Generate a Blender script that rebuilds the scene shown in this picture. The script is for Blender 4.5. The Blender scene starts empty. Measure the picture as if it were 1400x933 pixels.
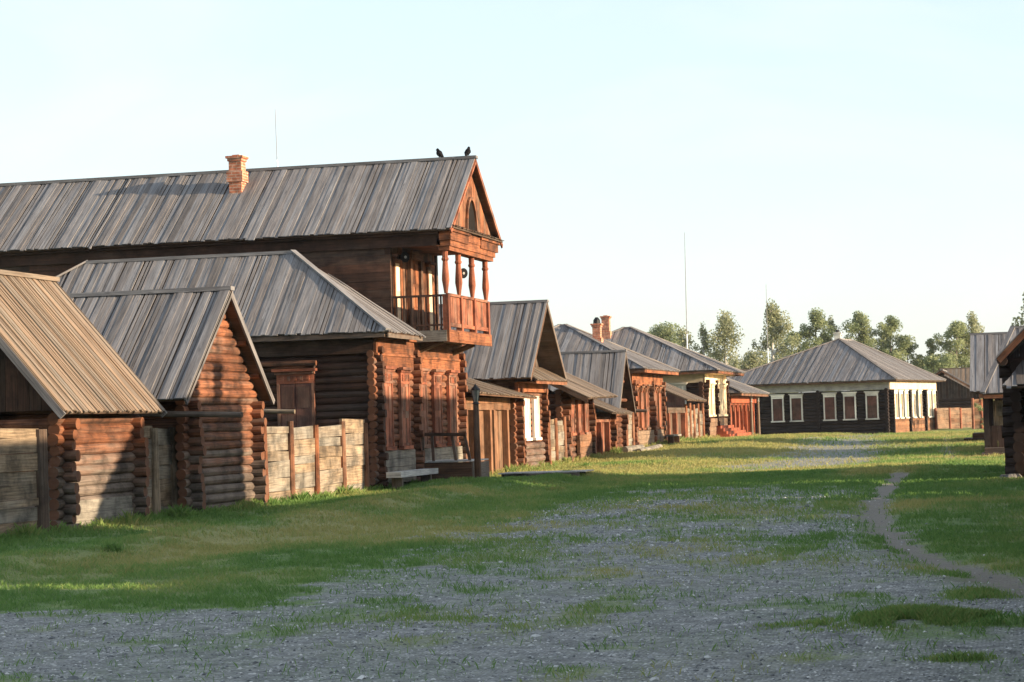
import bpy, math, random
import numpy as np
from mathutils import Vector, Matrix
random.seed(7); rng=np.random.default_rng(7)
D=bpy.data; S=bpy.context.scene; COL=S.collection
rad=math.radians
# ------------------------------------------------------------------ world, sun, camera
TAN_AZ=0.08; ELEV=math.atan(0.2); AZ=math.atan(TAN_AZ)
W=D.worlds.new("World"); S.world=W; W.use_nodes=True
nt=W.node_tree; bg=nt.nodes['Background']
sky=nt.nodes.new('ShaderNodeTexSky'); sky.sky_type='NISHITA'; sky.sun_disc=False
sky.sun_elevation=ELEV; sky.sun_rotation=rad(90)+AZ; sky.altitude=200; sky.air_density=1.0; sky.dust_density=1.3; sky.ozone_density=1.0
hs_=nt.nodes.new('ShaderNodeHueSaturation'); hs_.inputs['Saturation'].default_value=.95; nt.links.new(sky.outputs[0],hs_.inputs['Color']); mx_=nt.nodes.new('ShaderNodeMix'); mx_.data_type='RGBA'; mx_.inputs[0].default_value=.62; mx_.inputs[7].default_value=(2.12,2.42,2.68,1); nt.links.new(hs_.outputs[0],mx_.inputs[6]); 
tcw=nt.nodes.new('ShaderNodeTexCoord'); mpw=nt.nodes.new('ShaderNodeMapping'); mpw.inputs[2].default_value=(0,.35,.5); mpw.inputs[3].default_value=(2.2,5.5,9); nt.links.new(tcw.outputs['Generated'],mpw.inputs[0])
nzw=nt.nodes.new('ShaderNodeTexNoise'); nzw.inputs['Scale'].default_value=1.3; nzw.inputs['Detail'].default_value=6; nzw.inputs['Distortion'].default_value=.8; nt.links.new(mpw.outputs[0],nzw.inputs['Vector'])
mrw=nt.nodes.new('ShaderNodeMapRange'); mrw.inputs[1].default_value=.46; mrw.inputs[2].default_value=.75; mrw.inputs[3].default_value=0; mrw.inputs[4].default_value=.55; nt.links.new(nzw.outputs[0],mrw.inputs[0])
mw2=nt.nodes.new('ShaderNodeMix'); mw2.data_type='RGBA'; mw2.inputs[7].default_value=(2.85,2.9,3.0,1); nt.links.new(mrw.outputs[0],mw2.inputs[0]); nt.links.new(mx_.outputs[2],mw2.inputs[6]); nt.links.new(mw2.outputs[2],bg.inputs[0]); bg.inputs[1].default_value=0.148
sl=D.lights.new('sun','SUN'); sl.energy=5.0; sl.angle=rad(0.5); sl.color=(1.0,0.79,0.54)
so=D.objects.new('sun',sl); COL.objects.link(so)
to_sun=Vector((math.cos(AZ)*math.cos(ELEV),-math.sin(AZ)*math.cos(ELEV),math.sin(ELEV)))
so.rotation_euler=to_sun.to_track_quat('Z','Y').to_euler(); so.location=(40,0,40)
S.view_settings.view_transform='Standard'; S.view_settings.look='None'; S.view_settings.exposure=1.38; S.view_settings.gamma=1
psi=rad(13.4); p=math.atan(111/3000); th=.03; EYE=1.65
R=Vector((math.cos(psi),math.sin(psi),0)); F=Vector((-math.sin(psi)*math.cos(p),math.cos(psi)*math.cos(p),math.sin(p))); U=R.cross(F)
Rc=(R*math.cos(th)-U*math.sin(th)); Uc=(U*math.cos(th)+R*math.sin(th))
cd=D.cameras.new('camera'); cam=D.objects.new('camera',cd); COL.objects.link(cam); S.camera=cam
cd.sensor_width=36; cd.lens=3000*36/1400; cd.clip_start=.1; cd.clip_end=4000
m=Matrix.Identity(4)
for i in range(3): m[i][0]=Rc[i]; m[i][1]=Uc[i]; m[i][2]=-F[i]
m[2][3]=EYE; cam.matrix_world=m
# ------------------------------------------------------------------ noise
def _h(ix,iy,s):
    n=(ix.astype(np.int64)*374761393+iy.astype(np.int64)*668265263+s*974711)&0x7fffffff
    n=((n^(n>>13))*1274126177)&0x7fffffff
    return ((n^(n>>16))&0xffff)/65535.
def vn(x,y,s=0):
    x=np.asarray(x,float); y=np.asarray(y,float)
    ix=np.floor(x); iy=np.floor(y); fx=x-ix; fy=y-iy; fx=fx*fx*(3-2*fx); fy=fy*fy*(3-2*fy)
    a=_h(ix,iy,s);b=_h(ix+1,iy,s);c=_h(ix,iy+1,s);d=_h(ix+1,iy+1,s)
    return (a+(b-a)*fx)*(1-fy)+(c+(d-c)*fx)*fy
def fbm(x,y,s=0,o=4):
    t=0;a=.5;n=0
    for i in range(o): t=t+a*vn(x*2**i,y*2**i,s+i*17); n+=a; a*=.5
    return t/n
def sstep(a,b,x): t=np.clip((x-a)/(b-a),0,1); return t*t*(3-2*t)
# ------------------------------------------------------------------ materials
def new_mat(n):
    m=D.materials.new(n); m.use_nodes=True; t=m.node_tree; b=t.nodes['Principled BSDF']; return m,t,b
def N(t,k,**kw):
    n=t.nodes.new(k)
    for a,v in kw.items():
        if a[0]=='i' and a[1:].isdigit(): n.inputs[int(a[1:])].default_value=v
        else: setattr(n,a,v)
    return n
def ramp(t,src,stops):
    r=t.nodes.new('ShaderNodeValToRGB'); e=r.color_ramp.elements
    while len(e)<len(stops): e.new(.5)
    for i,(p_,c) in enumerate(stops): e[i].position=p_; e[i].color=(*c,1) if len(c)==3 else c
    t.links.new(src,r.inputs[0]); return r
def mix(t,f,a,b,mode='MIX'):
    n=t.nodes.new('ShaderNodeMix'); n.data_type='RGBA'; n.blend_type=mode
    for s,v in ((0,f),(6,a),(7,b)):
        if hasattr(v,'links'): t.links.new(v,n.inputs[s])
        elif s==0: n.inputs[0].default_value=v
        else: n.inputs[s].default_value=(*v,1)
    return n.outputs[2]
def wood(name,brown,dark,grey,rough=.8,bump=.25,grain=1.0,greyamt=0.5,knots=True,stain=.45,streak=False,rng_=(.62,1.32)):
    """tint.R random per piece, tint.G end grain, tint.B weathering and low-log shade"""
    m,t,b=new_mat(name); L=t.links
    uv=N(t,'ShaderNodeUVMap'); at=N(t,'ShaderNodeAttribute',attribute_name='tint'); sp=N(t,'ShaderNodeSeparateColor'); L.new(at.outputs[0],sp.inputs[0])
    mp=N(t,'ShaderNodeMapping'); L.new(uv.outputs[0],mp.inputs[0]); mp.inputs[3].default_value=(1.3,34*grain,1)
    n1=N(t,'ShaderNodeTexNoise'); n1.inputs['Scale'].default_value=1; n1.inputs['Detail'].default_value=5; n1.inputs['Roughness'].default_value=.65; L.new(mp.outputs[0],n1.inputs['Vector'])
    mp2=N(t,'ShaderNodeMapping'); L.new(uv.outputs[0],mp2.inputs[0]); mp2.inputs[3].default_value=(.9,3.2,1)
    n2=N(t,'ShaderNodeTexNoise'); n2.inputs['Scale'].default_value=1.; n2.inputs['Detail'].default_value=4; L.new(mp2.outputs[0],n2.inputs['Vector'])
    base=ramp(t,n1.outputs[0],[(.32,dark),(.62,brown)]).outputs[0]
    # per-piece shade
    rr=N(t,'ShaderNodeMapRange'); L.new(sp.outputs[0],rr.inputs[0]); rr.inputs[3].default_value=rng_[0]; rr.inputs[4].default_value=rng_[1]
    cb=N(t,'ShaderNodeCombineColor')
    for i in range(3): L.new(rr.outputs[0],cb.inputs[i])
    base=mix(t,1.0,base,cb.outputs[0],'MULTIPLY')
    # grey weathering, with the shade painted on low logs
    ad=N(t,'ShaderNodeMath',operation='ADD'); L.new(n2.outputs[0],ad.inputs[0]); L.new(sp.outputs[2],ad.inputs[1])
    gw=N(t,'ShaderNodeMapRange'); L.new(ad.outputs[0],gw.inputs[0]); gw.inputs[1].default_value=.62; gw.inputs[2].default_value=1.15; gw.inputs[4].default_value=greyamt*2 if greyamt<.5 else 1
    gr=ramp(t,n1.outputs[0],[(.3,tuple(c*.45 for c in grey)),(.65,grey)]).outputs[0]
    base=mix(t,gw.outputs[0],base,gr)
    ob=N(t,'ShaderNodeTexCoord'); ns=N(t,'ShaderNodeTexNoise'); ns.inputs['Scale'].default_value=1.7; ns.inputs['Detail'].default_value=5; ns.inputs['Roughness'].default_value=.65; mps=N(t,'ShaderNodeMapping'); L.new(uv.outputs[0] if streak else ob.outputs['Object'],mps.inputs[0]); mps.inputs[3].default_value=(.35,5,1) if streak else (1,1,1); L.new(mps.outputs[0],ns.inputs['Vector'])
    stn=ramp(t,ns.outputs[0],[(.36,(1-stain,)*3),(.58,(1.06,1.05,1.03))]).outputs[0]; base=mix(t,1.0,base,stn,'MULTIPLY')
    # end grain: lighter warm with dark heart
    eg=mix(t,n2.outputs[0],tuple(c*.75 for c in brown),tuple(c*.28 for c in brown))
    base=mix(t,sp.outputs[1],base,eg)
    if knots:
        vo=N(t,'ShaderNodeTexVoronoi'); mp3=N(t,'ShaderNodeMapping'); L.new(uv.outputs[0],mp3.inputs[0]); mp3.inputs[3].default_value=(1.6,6,1); L.new(mp3.outputs[0],vo.inputs['Vector']); vo.inputs['Scale'].default_value=1
        kr=ramp(t,vo.outputs['Distance'],[(.05,(1,1,1)),(.16,(0,0,0))])
        kf=N(t,'ShaderNodeMath',operation='MULTIPLY'); L.new(kr.outputs[0],kf.inputs[0]); kf.inputs[1].default_value=.45
        base=mix(t,kf.outputs[0],base,tuple(c*.5 for c in dark))
    L.new(base,b.inputs['Base Color']); b.inputs['Roughness'].default_value=rough; b.inputs['Specular IOR Level'].default_value=.25
    bp=N(t,'ShaderNodeBump'); bp.inputs['Strength'].default_value=bump; bp.inputs['Distance'].default_value=.02; L.new(n1.outputs[0],bp.inputs['Height']); L.new(bp.outputs[0],b.inputs['Normal'])
    return m
M={}
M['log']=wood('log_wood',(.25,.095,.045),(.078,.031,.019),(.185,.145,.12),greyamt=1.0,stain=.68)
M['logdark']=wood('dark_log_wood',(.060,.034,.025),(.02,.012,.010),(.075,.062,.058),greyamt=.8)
M['logblack']=wood('black_stained_log_wood',(.034,.022,.019),(.012,.009,.009),(.045,.038,.04),greyamt=.8)
M['logdarkshade']=wood('dark_and_shaded_log_wood',(.085,.036,.02),(.026,.013,.009),(.07,.055,.048),greyamt=.8)  # darkened to hold near-wall shade; also the cream trimmed house's own dark logs
M['roof']=wood('grey_roof_board',(.215,.193,.185),(.07,.069,.078),(.27,.268,.285),greyamt=.75,stain=.3,streak=True,rng_=(.68,1.25),grain=1.5)
M['rooftan']=wood('tan_roof_board',(.21,.15,.105),(.10,.066,.046),(.22,.19,.16),greyamt=.7,grain=1.6,stain=.28,streak=True)
M['plank']=wood('grey_plank',(.30,.22,.145),(.10,.07,.047),(.26,.235,.2),greyamt=.9,stain=.62)
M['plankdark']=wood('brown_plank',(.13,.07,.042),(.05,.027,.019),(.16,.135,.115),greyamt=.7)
M['palegrey']=wood('pale_weathered_plank',(.46,.44,.42),(.30,.28,.27),(.5,.5,.5),greyamt=.8,stain=.3)
M['red']=wood('red_brown_wood',(.35,.115,.06),(.13,.042,.026),(.26,.165,.12),greyamt=.6,stain=.62,bump=.4)
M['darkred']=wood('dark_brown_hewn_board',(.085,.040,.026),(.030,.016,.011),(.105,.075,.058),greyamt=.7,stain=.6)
M['brownplank']=wood('brown_weathered_plank',(.24,.118,.062),(.10,.048,.028),(.25,.17,.115),greyamt=.7,stain=.5)
M['orange']=wood('orange_trim_wood',(.29,.105,.045),(.10,.036,.020),(.20,.135,.095),greyamt=.7,stain=.7,bump=.4)
M['redpaint']=wood('red_painted_wood',(.29,.075,.036),(.17,.045,.023),(.26,.13,.08),greyamt=.35)
M['white']=wood('white_painted_wood',(.76,.73,.66),(.58,.54,.47),(.66,.62,.56),greyamt=.4,bump=.1,knots=False,stain=.2)
M['cream']=wood('cream_painted_wood',(.74,.60,.43),(.56,.43,.29),(.70,.58,.44),greyamt=.4,bump=.1,knots=False,stain=.25)
M['shutter']=wood('brown_shutter_paint',(.14,.062,.046),(.075,.034,.027),(.14,.095,.075),greyamt=.4)
M['black']=wood('black_metal',(.02,.02,.022),(.012,.012,.013),(.03,.03,.03),rough=.5,bump=.05,knots=False)
def plain(name,c,rough=.6,metal=0,var=.25,scale=8):
    m,t,b=new_mat(name); tc=N(t,'ShaderNodeTexCoord'); n=N(t,'ShaderNodeTexNoise'); n.inputs['Scale'].default_value=scale; n.inputs['Detail'].default_value=4; t.links.new(tc.outputs['Object'],n.inputs['Vector'])
    r=ramp(t,n.outputs[0],[(.3,tuple(x*(1-var) for x in c)),(.7,tuple(min(1,x*(1+var)) for x in c))]); t.links.new(r.outputs[0],b.inputs['Base Color']); b.inputs['Roughness'].default_value=rough; b.inputs['Metallic'].default_value=metal; b.inputs['Specular IOR Level'].default_value=.5 if rough<.4 else .08; return m
M['dark']=plain('dark_opening',(.012,.010,.009),.9)
M['glass']=plain('lamp_glass',(.2,.2,.19),.15)
M['stone']=plain('grey_stone',(.13,.125,.12),.9,0,.45,5)
M['crow']=plain('crow_feathers',(.006,.006,.008),.7)
M['pole']=plain('white_pole_paint',(.75,.75,.73),.5)
M['poledark']=plain('grey_pole_metal',(.25,.25,.25),.5)
def brick():
    m,t,b=new_mat('brick'); uv=N(t,'ShaderNodeUVMap'); br=N(t,'ShaderNodeTexBrick'); t.links.new(uv.outputs[0],br.inputs['Vector'])
    br.inputs['Color1'].default_value=(.52,.20,.115,1); br.inputs['Color2'].default_value=(.38,.125,.07,1); br.inputs['Mortar'].default_value=(.46,.33,.26,1)
    br.inputs['Scale'].default_value=1; br.inputs['Brick Width'].default_value=.25; br.inputs['Row Height'].default_value=.08; br.inputs['Mortar Size'].default_value=.01
    tc=N(t,'ShaderNodeTexCoord'); n=N(t,'ShaderNodeTexNoise'); n.inputs['Scale'].default_value=9; t.links.new(tc.outputs['Object'],n.inputs['Vector'])
    r=ramp(t,n.outputs[0],[(.35,(.6,.55,.5)),(.65,(1.15,1.1,1.05))]); t.links.new(mix(t,1,br.outputs[0],r.outputs[0],'MULTIPLY'),b.inputs['Base Color']); b.inputs['Roughness'].default_value=.9
    return m
M['brick']=brick()
# ------------------------------------------------------------------ mesh builder
class MB:
    def __init__(s): s.lin=[];s.v=[];s.f=[];s.uv=[];s.t=[];s.sm=[];s.M=None
    def frame(s,o,u,n):
        o=Vector(o);u=Vector(u).normalized();n=Vector(n).normalized();s.M=(o,u,n); return s
    def P(s,q):
        if s.M is None: return Vector(q)
        o,u,n=s.M; return o+u*q[0]+n*q[1]+Vector((0,0,q[2]))
    def face(s,pts,uvs,t,sm=False):
        k=len(s.v); s.v+= [tuple(q) for q in pts]; s.f.append(tuple(range(k,k+len(pts)))); s.uv+=uvs; s.t+=[t]*len(pts); s.sm.append(sm)
    def hexa(s,c,t=None,axis=0,wet=None):
        """8 corners c[i] bits: 1=x,2=y,4=z ; grain runs along axis"""
        if t is None: t=(random.random(),0,wet if wet is not None else random.random()*.5)
        c=[Vector(q) for q in c]
        ou,ov=random.random()*50,random.random()*50
        ln=[(c[1]-c[0]).length,(c[2]-c[0]).length,(c[4]-c[0]).length]
        fs=[((0,2,6,4),0),((1,5,7,3),0),((0,4,5,1),1),((2,3,7,6),1),((0,1,3,2),2),((4,6,7,5),2)]
        flip=(c[1]-c[0]).cross(c[2]-c[0]).dot(c[4]-c[0])>0
        for idx,nax in fs:
            ax=[a for a in (0,1,2) if a!=nax]
            if axis in ax: a,b=axis,[x for x in ax if x!=axis][0]
            else: a,b=ax
            bit=lambda i,x:(i>>x)&1
            uvs=[(ou+bit(i,a)*ln[a],ov+bit(i,b)*ln[b]+nax*3.1) for i in idx]
            pts=[c[i] for i in idx]
            tt=t if nax!=axis else (t[0],max(t[1],.0),t[2])
            if flip: pts=pts[::-1]; uvs=uvs[::-1]
            s.face(pts,uvs,tt)
    def box(s,x0,x1,y0,y1,z0,z1,axis=None,t=None,wet=None):
        d=[abs(x1-x0),abs(y1-y0),abs(z1-z0)]
        if axis is None: axis=d.index(max(d))
        c=[s.P((x1 if i&1 else x0,y1 if i&2 else y0,z1 if i&4 else z0)) for i in range(8)]
        s.hexa(c,t,axis,wet); return s
    def beam(s,a,b,w,h,up=(0,0,1),t=None,wet=None,taper=1):
        a=s.P(a);b=s.P(b);d=(b-a).normalized();up=Vector(up); x=d.cross(up)
        if x.length<1e-4: x=d.cross(Vector((1,0,0)))
        x.normalize(); z=x.cross(d)
        c=[]
        for i in range(8):
            q=b if i&1 else a; k=taper if i&1 else 1
            c.append(q+x*(w/2*k*(1 if i&2 else -1))+z*(h/2*k*(1 if i&4 else -1)))
        s.hexa(c,t,0,wet); return s
    def tube(s,pts,rs,n=10,t=None,wet=None,caps=True,sm=True,jit=0):
        if t is None: t=(random.random(),0,wet if wet is not None else random.random()*.5)
        pts=[s.P(q) for q in pts]; ou,ov=random.random()*50,random.random()*50
        rings=[];L=0;Ls=[]
        for i,q in enumerate(pts):
            if i: L+=(q-pts[i-1]).length
            Ls.append(L)
            d=(pts[min(i+1,len(pts)-1)]-pts[max(i-1,0)]).normalized()
            x=d.cross(Vector((0,0,1)));
            if x.length<1e-3: x=Vector((1,0,0))
            x.normalize(); y=x.cross(d)
            r=rs[i] if hasattr(rs,'__len__') else rs
            rings.append([q+(x*math.cos(2*math.pi*k/n)+y*math.sin(2*math.pi*k/n))*r*(1+random.uniform(-jit,jit)) for k in range(n)])
        r0=max(rs) if hasattr(rs,'__len__') else rs
        for i in range(len(pts)-1):
            for k in range(n):
                k2=(k+1)%n; a=2*math.pi*r0/n
                s.face([rings[i][k],rings[i+1][k],rings[i+1][k2],rings[i][k2]],[(ou+Ls[i],ov+k*a),(ou+Ls[i+1],ov+k*a),(ou+Ls[i+1],ov+k*a+a),(ou+Ls[i],ov+k*a+a)],t,sm)
        if caps:
            for rg,fl in ((rings[0],False),(rings[-1],True)):
                q=rg if not fl else rg[::-1]
                s.face(q,[(ou+math.cos(2*math.pi*k/n)*r0*3,ov+math.sin(2*math.pi*k/n)*.05) for k in range(n)],(t[0],.75,t[2]))
        return s
    def lathe(s,base,prof,n=10,t=None):
        return s.tube([(base[0],base[1],base[2]+z) for z,_ in prof],[r for _,r in prof],n,t)
    def poly(s,pts,t=None,thick=0):
        if t is None: t=(random.random(),0,random.random()*.5)
        pts=[s.P(q) for q in pts]; o=pts[0]; e=(pts[1]-pts[0]).normalized(); nn=(pts[1]-pts[0]).cross(pts[-1]-pts[0]).normalized(); f=nn.cross(e)
        uv=[((q-o).dot(e),(q-o).dot(f)) for q in pts]
        s.face(pts,uv,t)
        if thick:
            bt=[q-nn*thick for q in pts]; s.face(bt[::-1],uv[::-1],t)
            for i in range(len(pts)):
                j=(i+1)%len(pts); s.face([pts[i],bt[i],bt[j],pts[j]],[(0,0),(0,thick),(1,thick),(1,0)],t)
        return s
    def build(s,name,mat,parent=None,loc=None,bevel=0):
        root=parent
        off=Vector((0,0,0))
        if root is not None:
            r=root; 
            while r.parent: off=off+r.location; r=r.parent
            off=off+r.location
        elif loc is not None: off=Vector(loc)
        me=D.meshes.new(name); me.from_pydata([(q[0]-off.x,q[1]-off.y,q[2]-off.z) for q in s.v],[],s.f)
        ul=me.uv_layers.new(name='UVMap'); ul.data.foreach_set('uv',np.array(s.uv,np.float32).ravel())
        ca=me.color_attributes.new('tint','FLOAT_COLOR','CORNER'); ca.data.foreach_set('color',np.array([(*q,1) for q in s.t],np.float32).ravel())
        me.polygons.foreach_set('use_smooth',np.array(s.sm,bool)); me.materials.append(M[mat] if isinstance(mat,str) else mat); me.update()
        o=D.objects.new(name,me); COL.objects.link(o)
        if parent is not None: o.parent=parent
        elif loc is not None: o.location=loc
        if s.lin:
            lb=MB()
            for q in s.lin: lb.poly(q,thick=.04)
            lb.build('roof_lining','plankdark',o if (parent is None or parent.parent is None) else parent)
        return o
def tag(o,label=None,cat=None,group=None,kind=None):
    if label: o['label']=label
    if cat: o['category']=cat
    if group: o['group']=group
    if kind: o['kind']=kind
    return o
def root(name,loc,label,cat,group=None):
    o=D.objects.new(name,None); COL.objects.link(o); o.location=loc; o.empty_display_size=.3
    return tag(o,label,cat,group)
# ------------------------------------------------------------------ ground
ZY=[(-50,0),(55,0.),(62,.02),(70,.06),(76,.12),(84,.27),(92,.40),(100,.46),(118,.46),(130,.33),(142,.16),(152,.30),(200,.35),(2500,.4)]
BUMPS=[(-14.3,53.6,1.3,1.6,.24),(-13.6,46.2,1.2,2.2,.10),(-13.2,40.8,1.2,2.5,.10),(-12.9,61,1.6,3,.12),(-13.2,70,2,3,.16),(-12.5,79,2,4,.18),(-12,90,2.5,5,.16),(-11,101,3,5,.15),(-0.96,16.8,1.0,.6,.09),(-3,57,3,2,.12),(-2,63,3,3,.12),(-6,57.5,5,1.6,.06)]
def gz(x,y):
    x=np.asarray(x,float); y=np.asarray(y,float)
    b=np.interp(y,[a for a,_ in ZY],[c for _,c in ZY])*(1-.25*sstep(-12.5,-8.,x)*(1-sstep(120,145,y)))
    cr=np.exp(-((x+12.6+.4*(vn(y*.12,y*0,3)-.5))/.75)**2)*.17*sstep(18,26,y)*(1-sstep(55,66,y))
    dip=-np.exp(-((x+14.3)/.7)**2)*.06*(1-sstep(50,56,y))
    nb=(fbm(x*.35,y*.25,11)-.5)*.16*(1-.65*sstep(-9.5,-8,x)*(1-sstep(-3.5,-2,x)))
    z=b+cr+dip+nb*sstep(-15.7,-14.4,x)
    for bx,by,rx,ry,h in BUMPS: z=z+h*np.exp(-((x-bx)/rx)**2-((y-by)/ry)**2)
    z=z-.05*np.exp(-(d_line(x,y,PATH)/.4)**2)
    z=z+(fbm(x*2.2,y*2.2,5,3)-.5)*.035
    return z
GRAV=[(-14,4),(-11.5,16.5),(-9.6,18.8),(-7.8,18.9),(-7.2,19.8),(-7.8,22.0),(-7.6,25.2),(-8.3,30.5),(-9.0,39.3),(-9.1,49.3),(-5.98,51.1),(-3.3,46.5),(-2.68,36.55),(-1.62,27.43),(-0.7,22.0),(1.0,18.0),(3,4)]
PATH=[(0.3,19.0),(-.94,23.5),(-1.67,27.45),(-2.31,32.9),(-2.88,39.4),(-3.2,47.5),(-3.45,56)]
FAR=[(-9.6,62.),(-9.65,70.5),(-9.9,91.7),(-11.4,116.7),(-11.6,131),(-7.2,133),(-6.2,111),(-4.7,84),(-4.4,66)]
RPATH=[(-4.5,118),(-4.2,104),(-3.1,78),(-2.2,66)]
PATCH=[(-0.96,16.8,.75,.45,1),(-.42,16.57,.6,.2,1),(-.62,19.5,.22,.5,.9),(-2.9,28.3,.45,2.6,.6),(-6.05,15.85,.35,.3,.4),(-6.6,26.6,.9,1.6,.55),(-5.2,37.6,1.3,4,.5),(-3.6,39.7,.5,5,.7),(-.52,14.67,.25,.15,.7),(-7.5,23,1,1,.5),(-6.96,28.8,.6,2,.5),(-4.3,21.0,.5,.4,.35),(-2.2,19.3,.4,.4,.35),(-5,18,.5,.3,.35),(-8,84,2,3,.4),(-8,45,1.5,3,.45)]
def sd_poly(x,y,P):
    x=np.asarray(x,float);y=np.asarray(y,float); d=np.full(x.shape,1e9); ins=np.zeros(x.shape,bool); n=len(P)
    for i in range(n):
        ax,ay=P[i];bx,by=P[(i+1)%n]; ex,ey=bx-ax,by-ay; wx,wy=x-ax,y-ay; t=np.clip((wx*ex+wy*ey)/(ex*ex+ey*ey),0,1)
        d=np.minimum(d,(wx-ex*t)**2+(wy-ey*t)**2)
        c=((ay<=y)&(by>y))|((by<=y)&(ay>y)); xx=ax+(y-ay)/(ey if ey else 1e-9)*ex; ins^=c&(x<xx)
    return np.where(ins,-1,1)*np.sqrt(d)
def d_line(x,y,P):
    x=np.asarray(x,float);y=np.asarray(y,float); d=np.full(x.shape,1e9)
    for (ax,ay),(bx,by) in zip(P[:-1],P[1:]):
        ex,ey=bx-ax,by-ay; wx,wy=x-ax,y-ay; t=np.clip((wx*ex+wy*ey)/(ex*ex+ey*ey),0,1); d=np.minimum(d,(wx-ex*t)**2+(wy-ey*t)**2)
    return np.sqrt(d)
def grassmask(x,y):
    n=fbm(x*.9,y*.55,21,4)-.5; nf=fbm(x*3.1,y*2.4,31,3)-.5
    sc=np.clip(y/40,.3,2.)
    g=sd_poly(x,y,GRAV)+n*2.2*sc+nf*.9
    a=sstep(-.9*sc,.75*sc,g+nf*.8)
    a=np.maximum(a,sstep(.50,.72,fbm(x*1.3,y*.8,41,4))*.55); a=np.maximum(a,(.2+.24*sstep(18,32,y))*sstep(.25,.62,fbm(x*2.3,y*1.3,47,4)))          # sparse turf in the gravel
    for px,py,rx,ry,k in PATCH:
        q=((x-px)/rx)**2+((y-py)/ry)**2+(n*1.6+nf*1.2); a=np.maximum(a,k*(1-sstep(.35,1.25,q)))
    f=sd_poly(x,y,FAR)+n*3+nf*1.0; a=np.minimum(a,.17+.83*sstep(-1.9,1.4,f+nf*1.8))
    a=np.minimum(a,sstep(.05,.45,d_line(x,y,PATH)+nf*.45+n*.3)); a=np.minimum(a,(.35+.65*sstep(.05,.5,d_line(x,y,RPATH)+nf*.5+n*.3)))
    return np.clip(a,0,1)
def dry_sunlit(x,y): return np.clip((fbm(x*.45,y*.3,91,3)-.42)*2.2+.55*sstep(57,62,y)+.35*np.exp(-((x+11)/2.2)**2)*sstep(18,24,y),0,1)  # random dry turf, plus the yellow of sunlit ground put into the colour
xs=np.concatenate([[-1500,-600,-250,-120,-70,-45],np.arange(-32,-18,1.),np.arange(-18,4,.125),np.arange(4,16,1.),[20,30,50,100,250,700,1500]])
ys=np.concatenate([[-600,-150,-40],np.arange(-12,10,1.),np.arange(10,34,.12),np.arange(34,70,.22),np.arange(70,140,.5),np.arange(140,260,4.),[280,340,450,700,1200,2500]])
XX,YY=np.meshgrid(xs,ys); ZZ=gz(XX,YY); GM=grassmask(XX,YY)
nx,ny=len(xs),len(ys); vid=np.arange(nx*ny).reshape(ny,nx)
quads=np.stack([vid[:-1,:-1],vid[:-1,1:],vid[1:,1:],vid[1:,:-1]],-1).reshape(-1,4)
def npmesh(name,V,Fc,k,attr=None,mat=None,smooth=False,dom='POINT'):
    me=D.meshes.new(name); me.vertices.add(len(V)); me.vertices.foreach_set('co',np.asarray(V,np.float32).ravel())
    me.loops.add(len(Fc)*k); me.loops.foreach_set('vertex_index',np.asarray(Fc,np.int32).ravel()); me.polygons.add(len(Fc)); me.polygons.foreach_set('loop_start',np.arange(len(Fc),dtype=np.int32)*k)
    try: me.polygons.foreach_set('loop_total',np.full(len(Fc),k,np.int32))
    except Exception: pass
    if attr is not None:
        ca=me.color_attributes.new('tint','FLOAT_COLOR','POINT'); c=np.ones((len(V),4),np.float32); c[:,:3]=attr; ca.data.foreach_set('color',c.ravel())
    me.polygons.foreach_set('use_smooth',np.full(len(Fc),smooth)); me.update(calc_edges=True); me.validate()
    if mat is not None: me.materials.append(mat)
    return me
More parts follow.
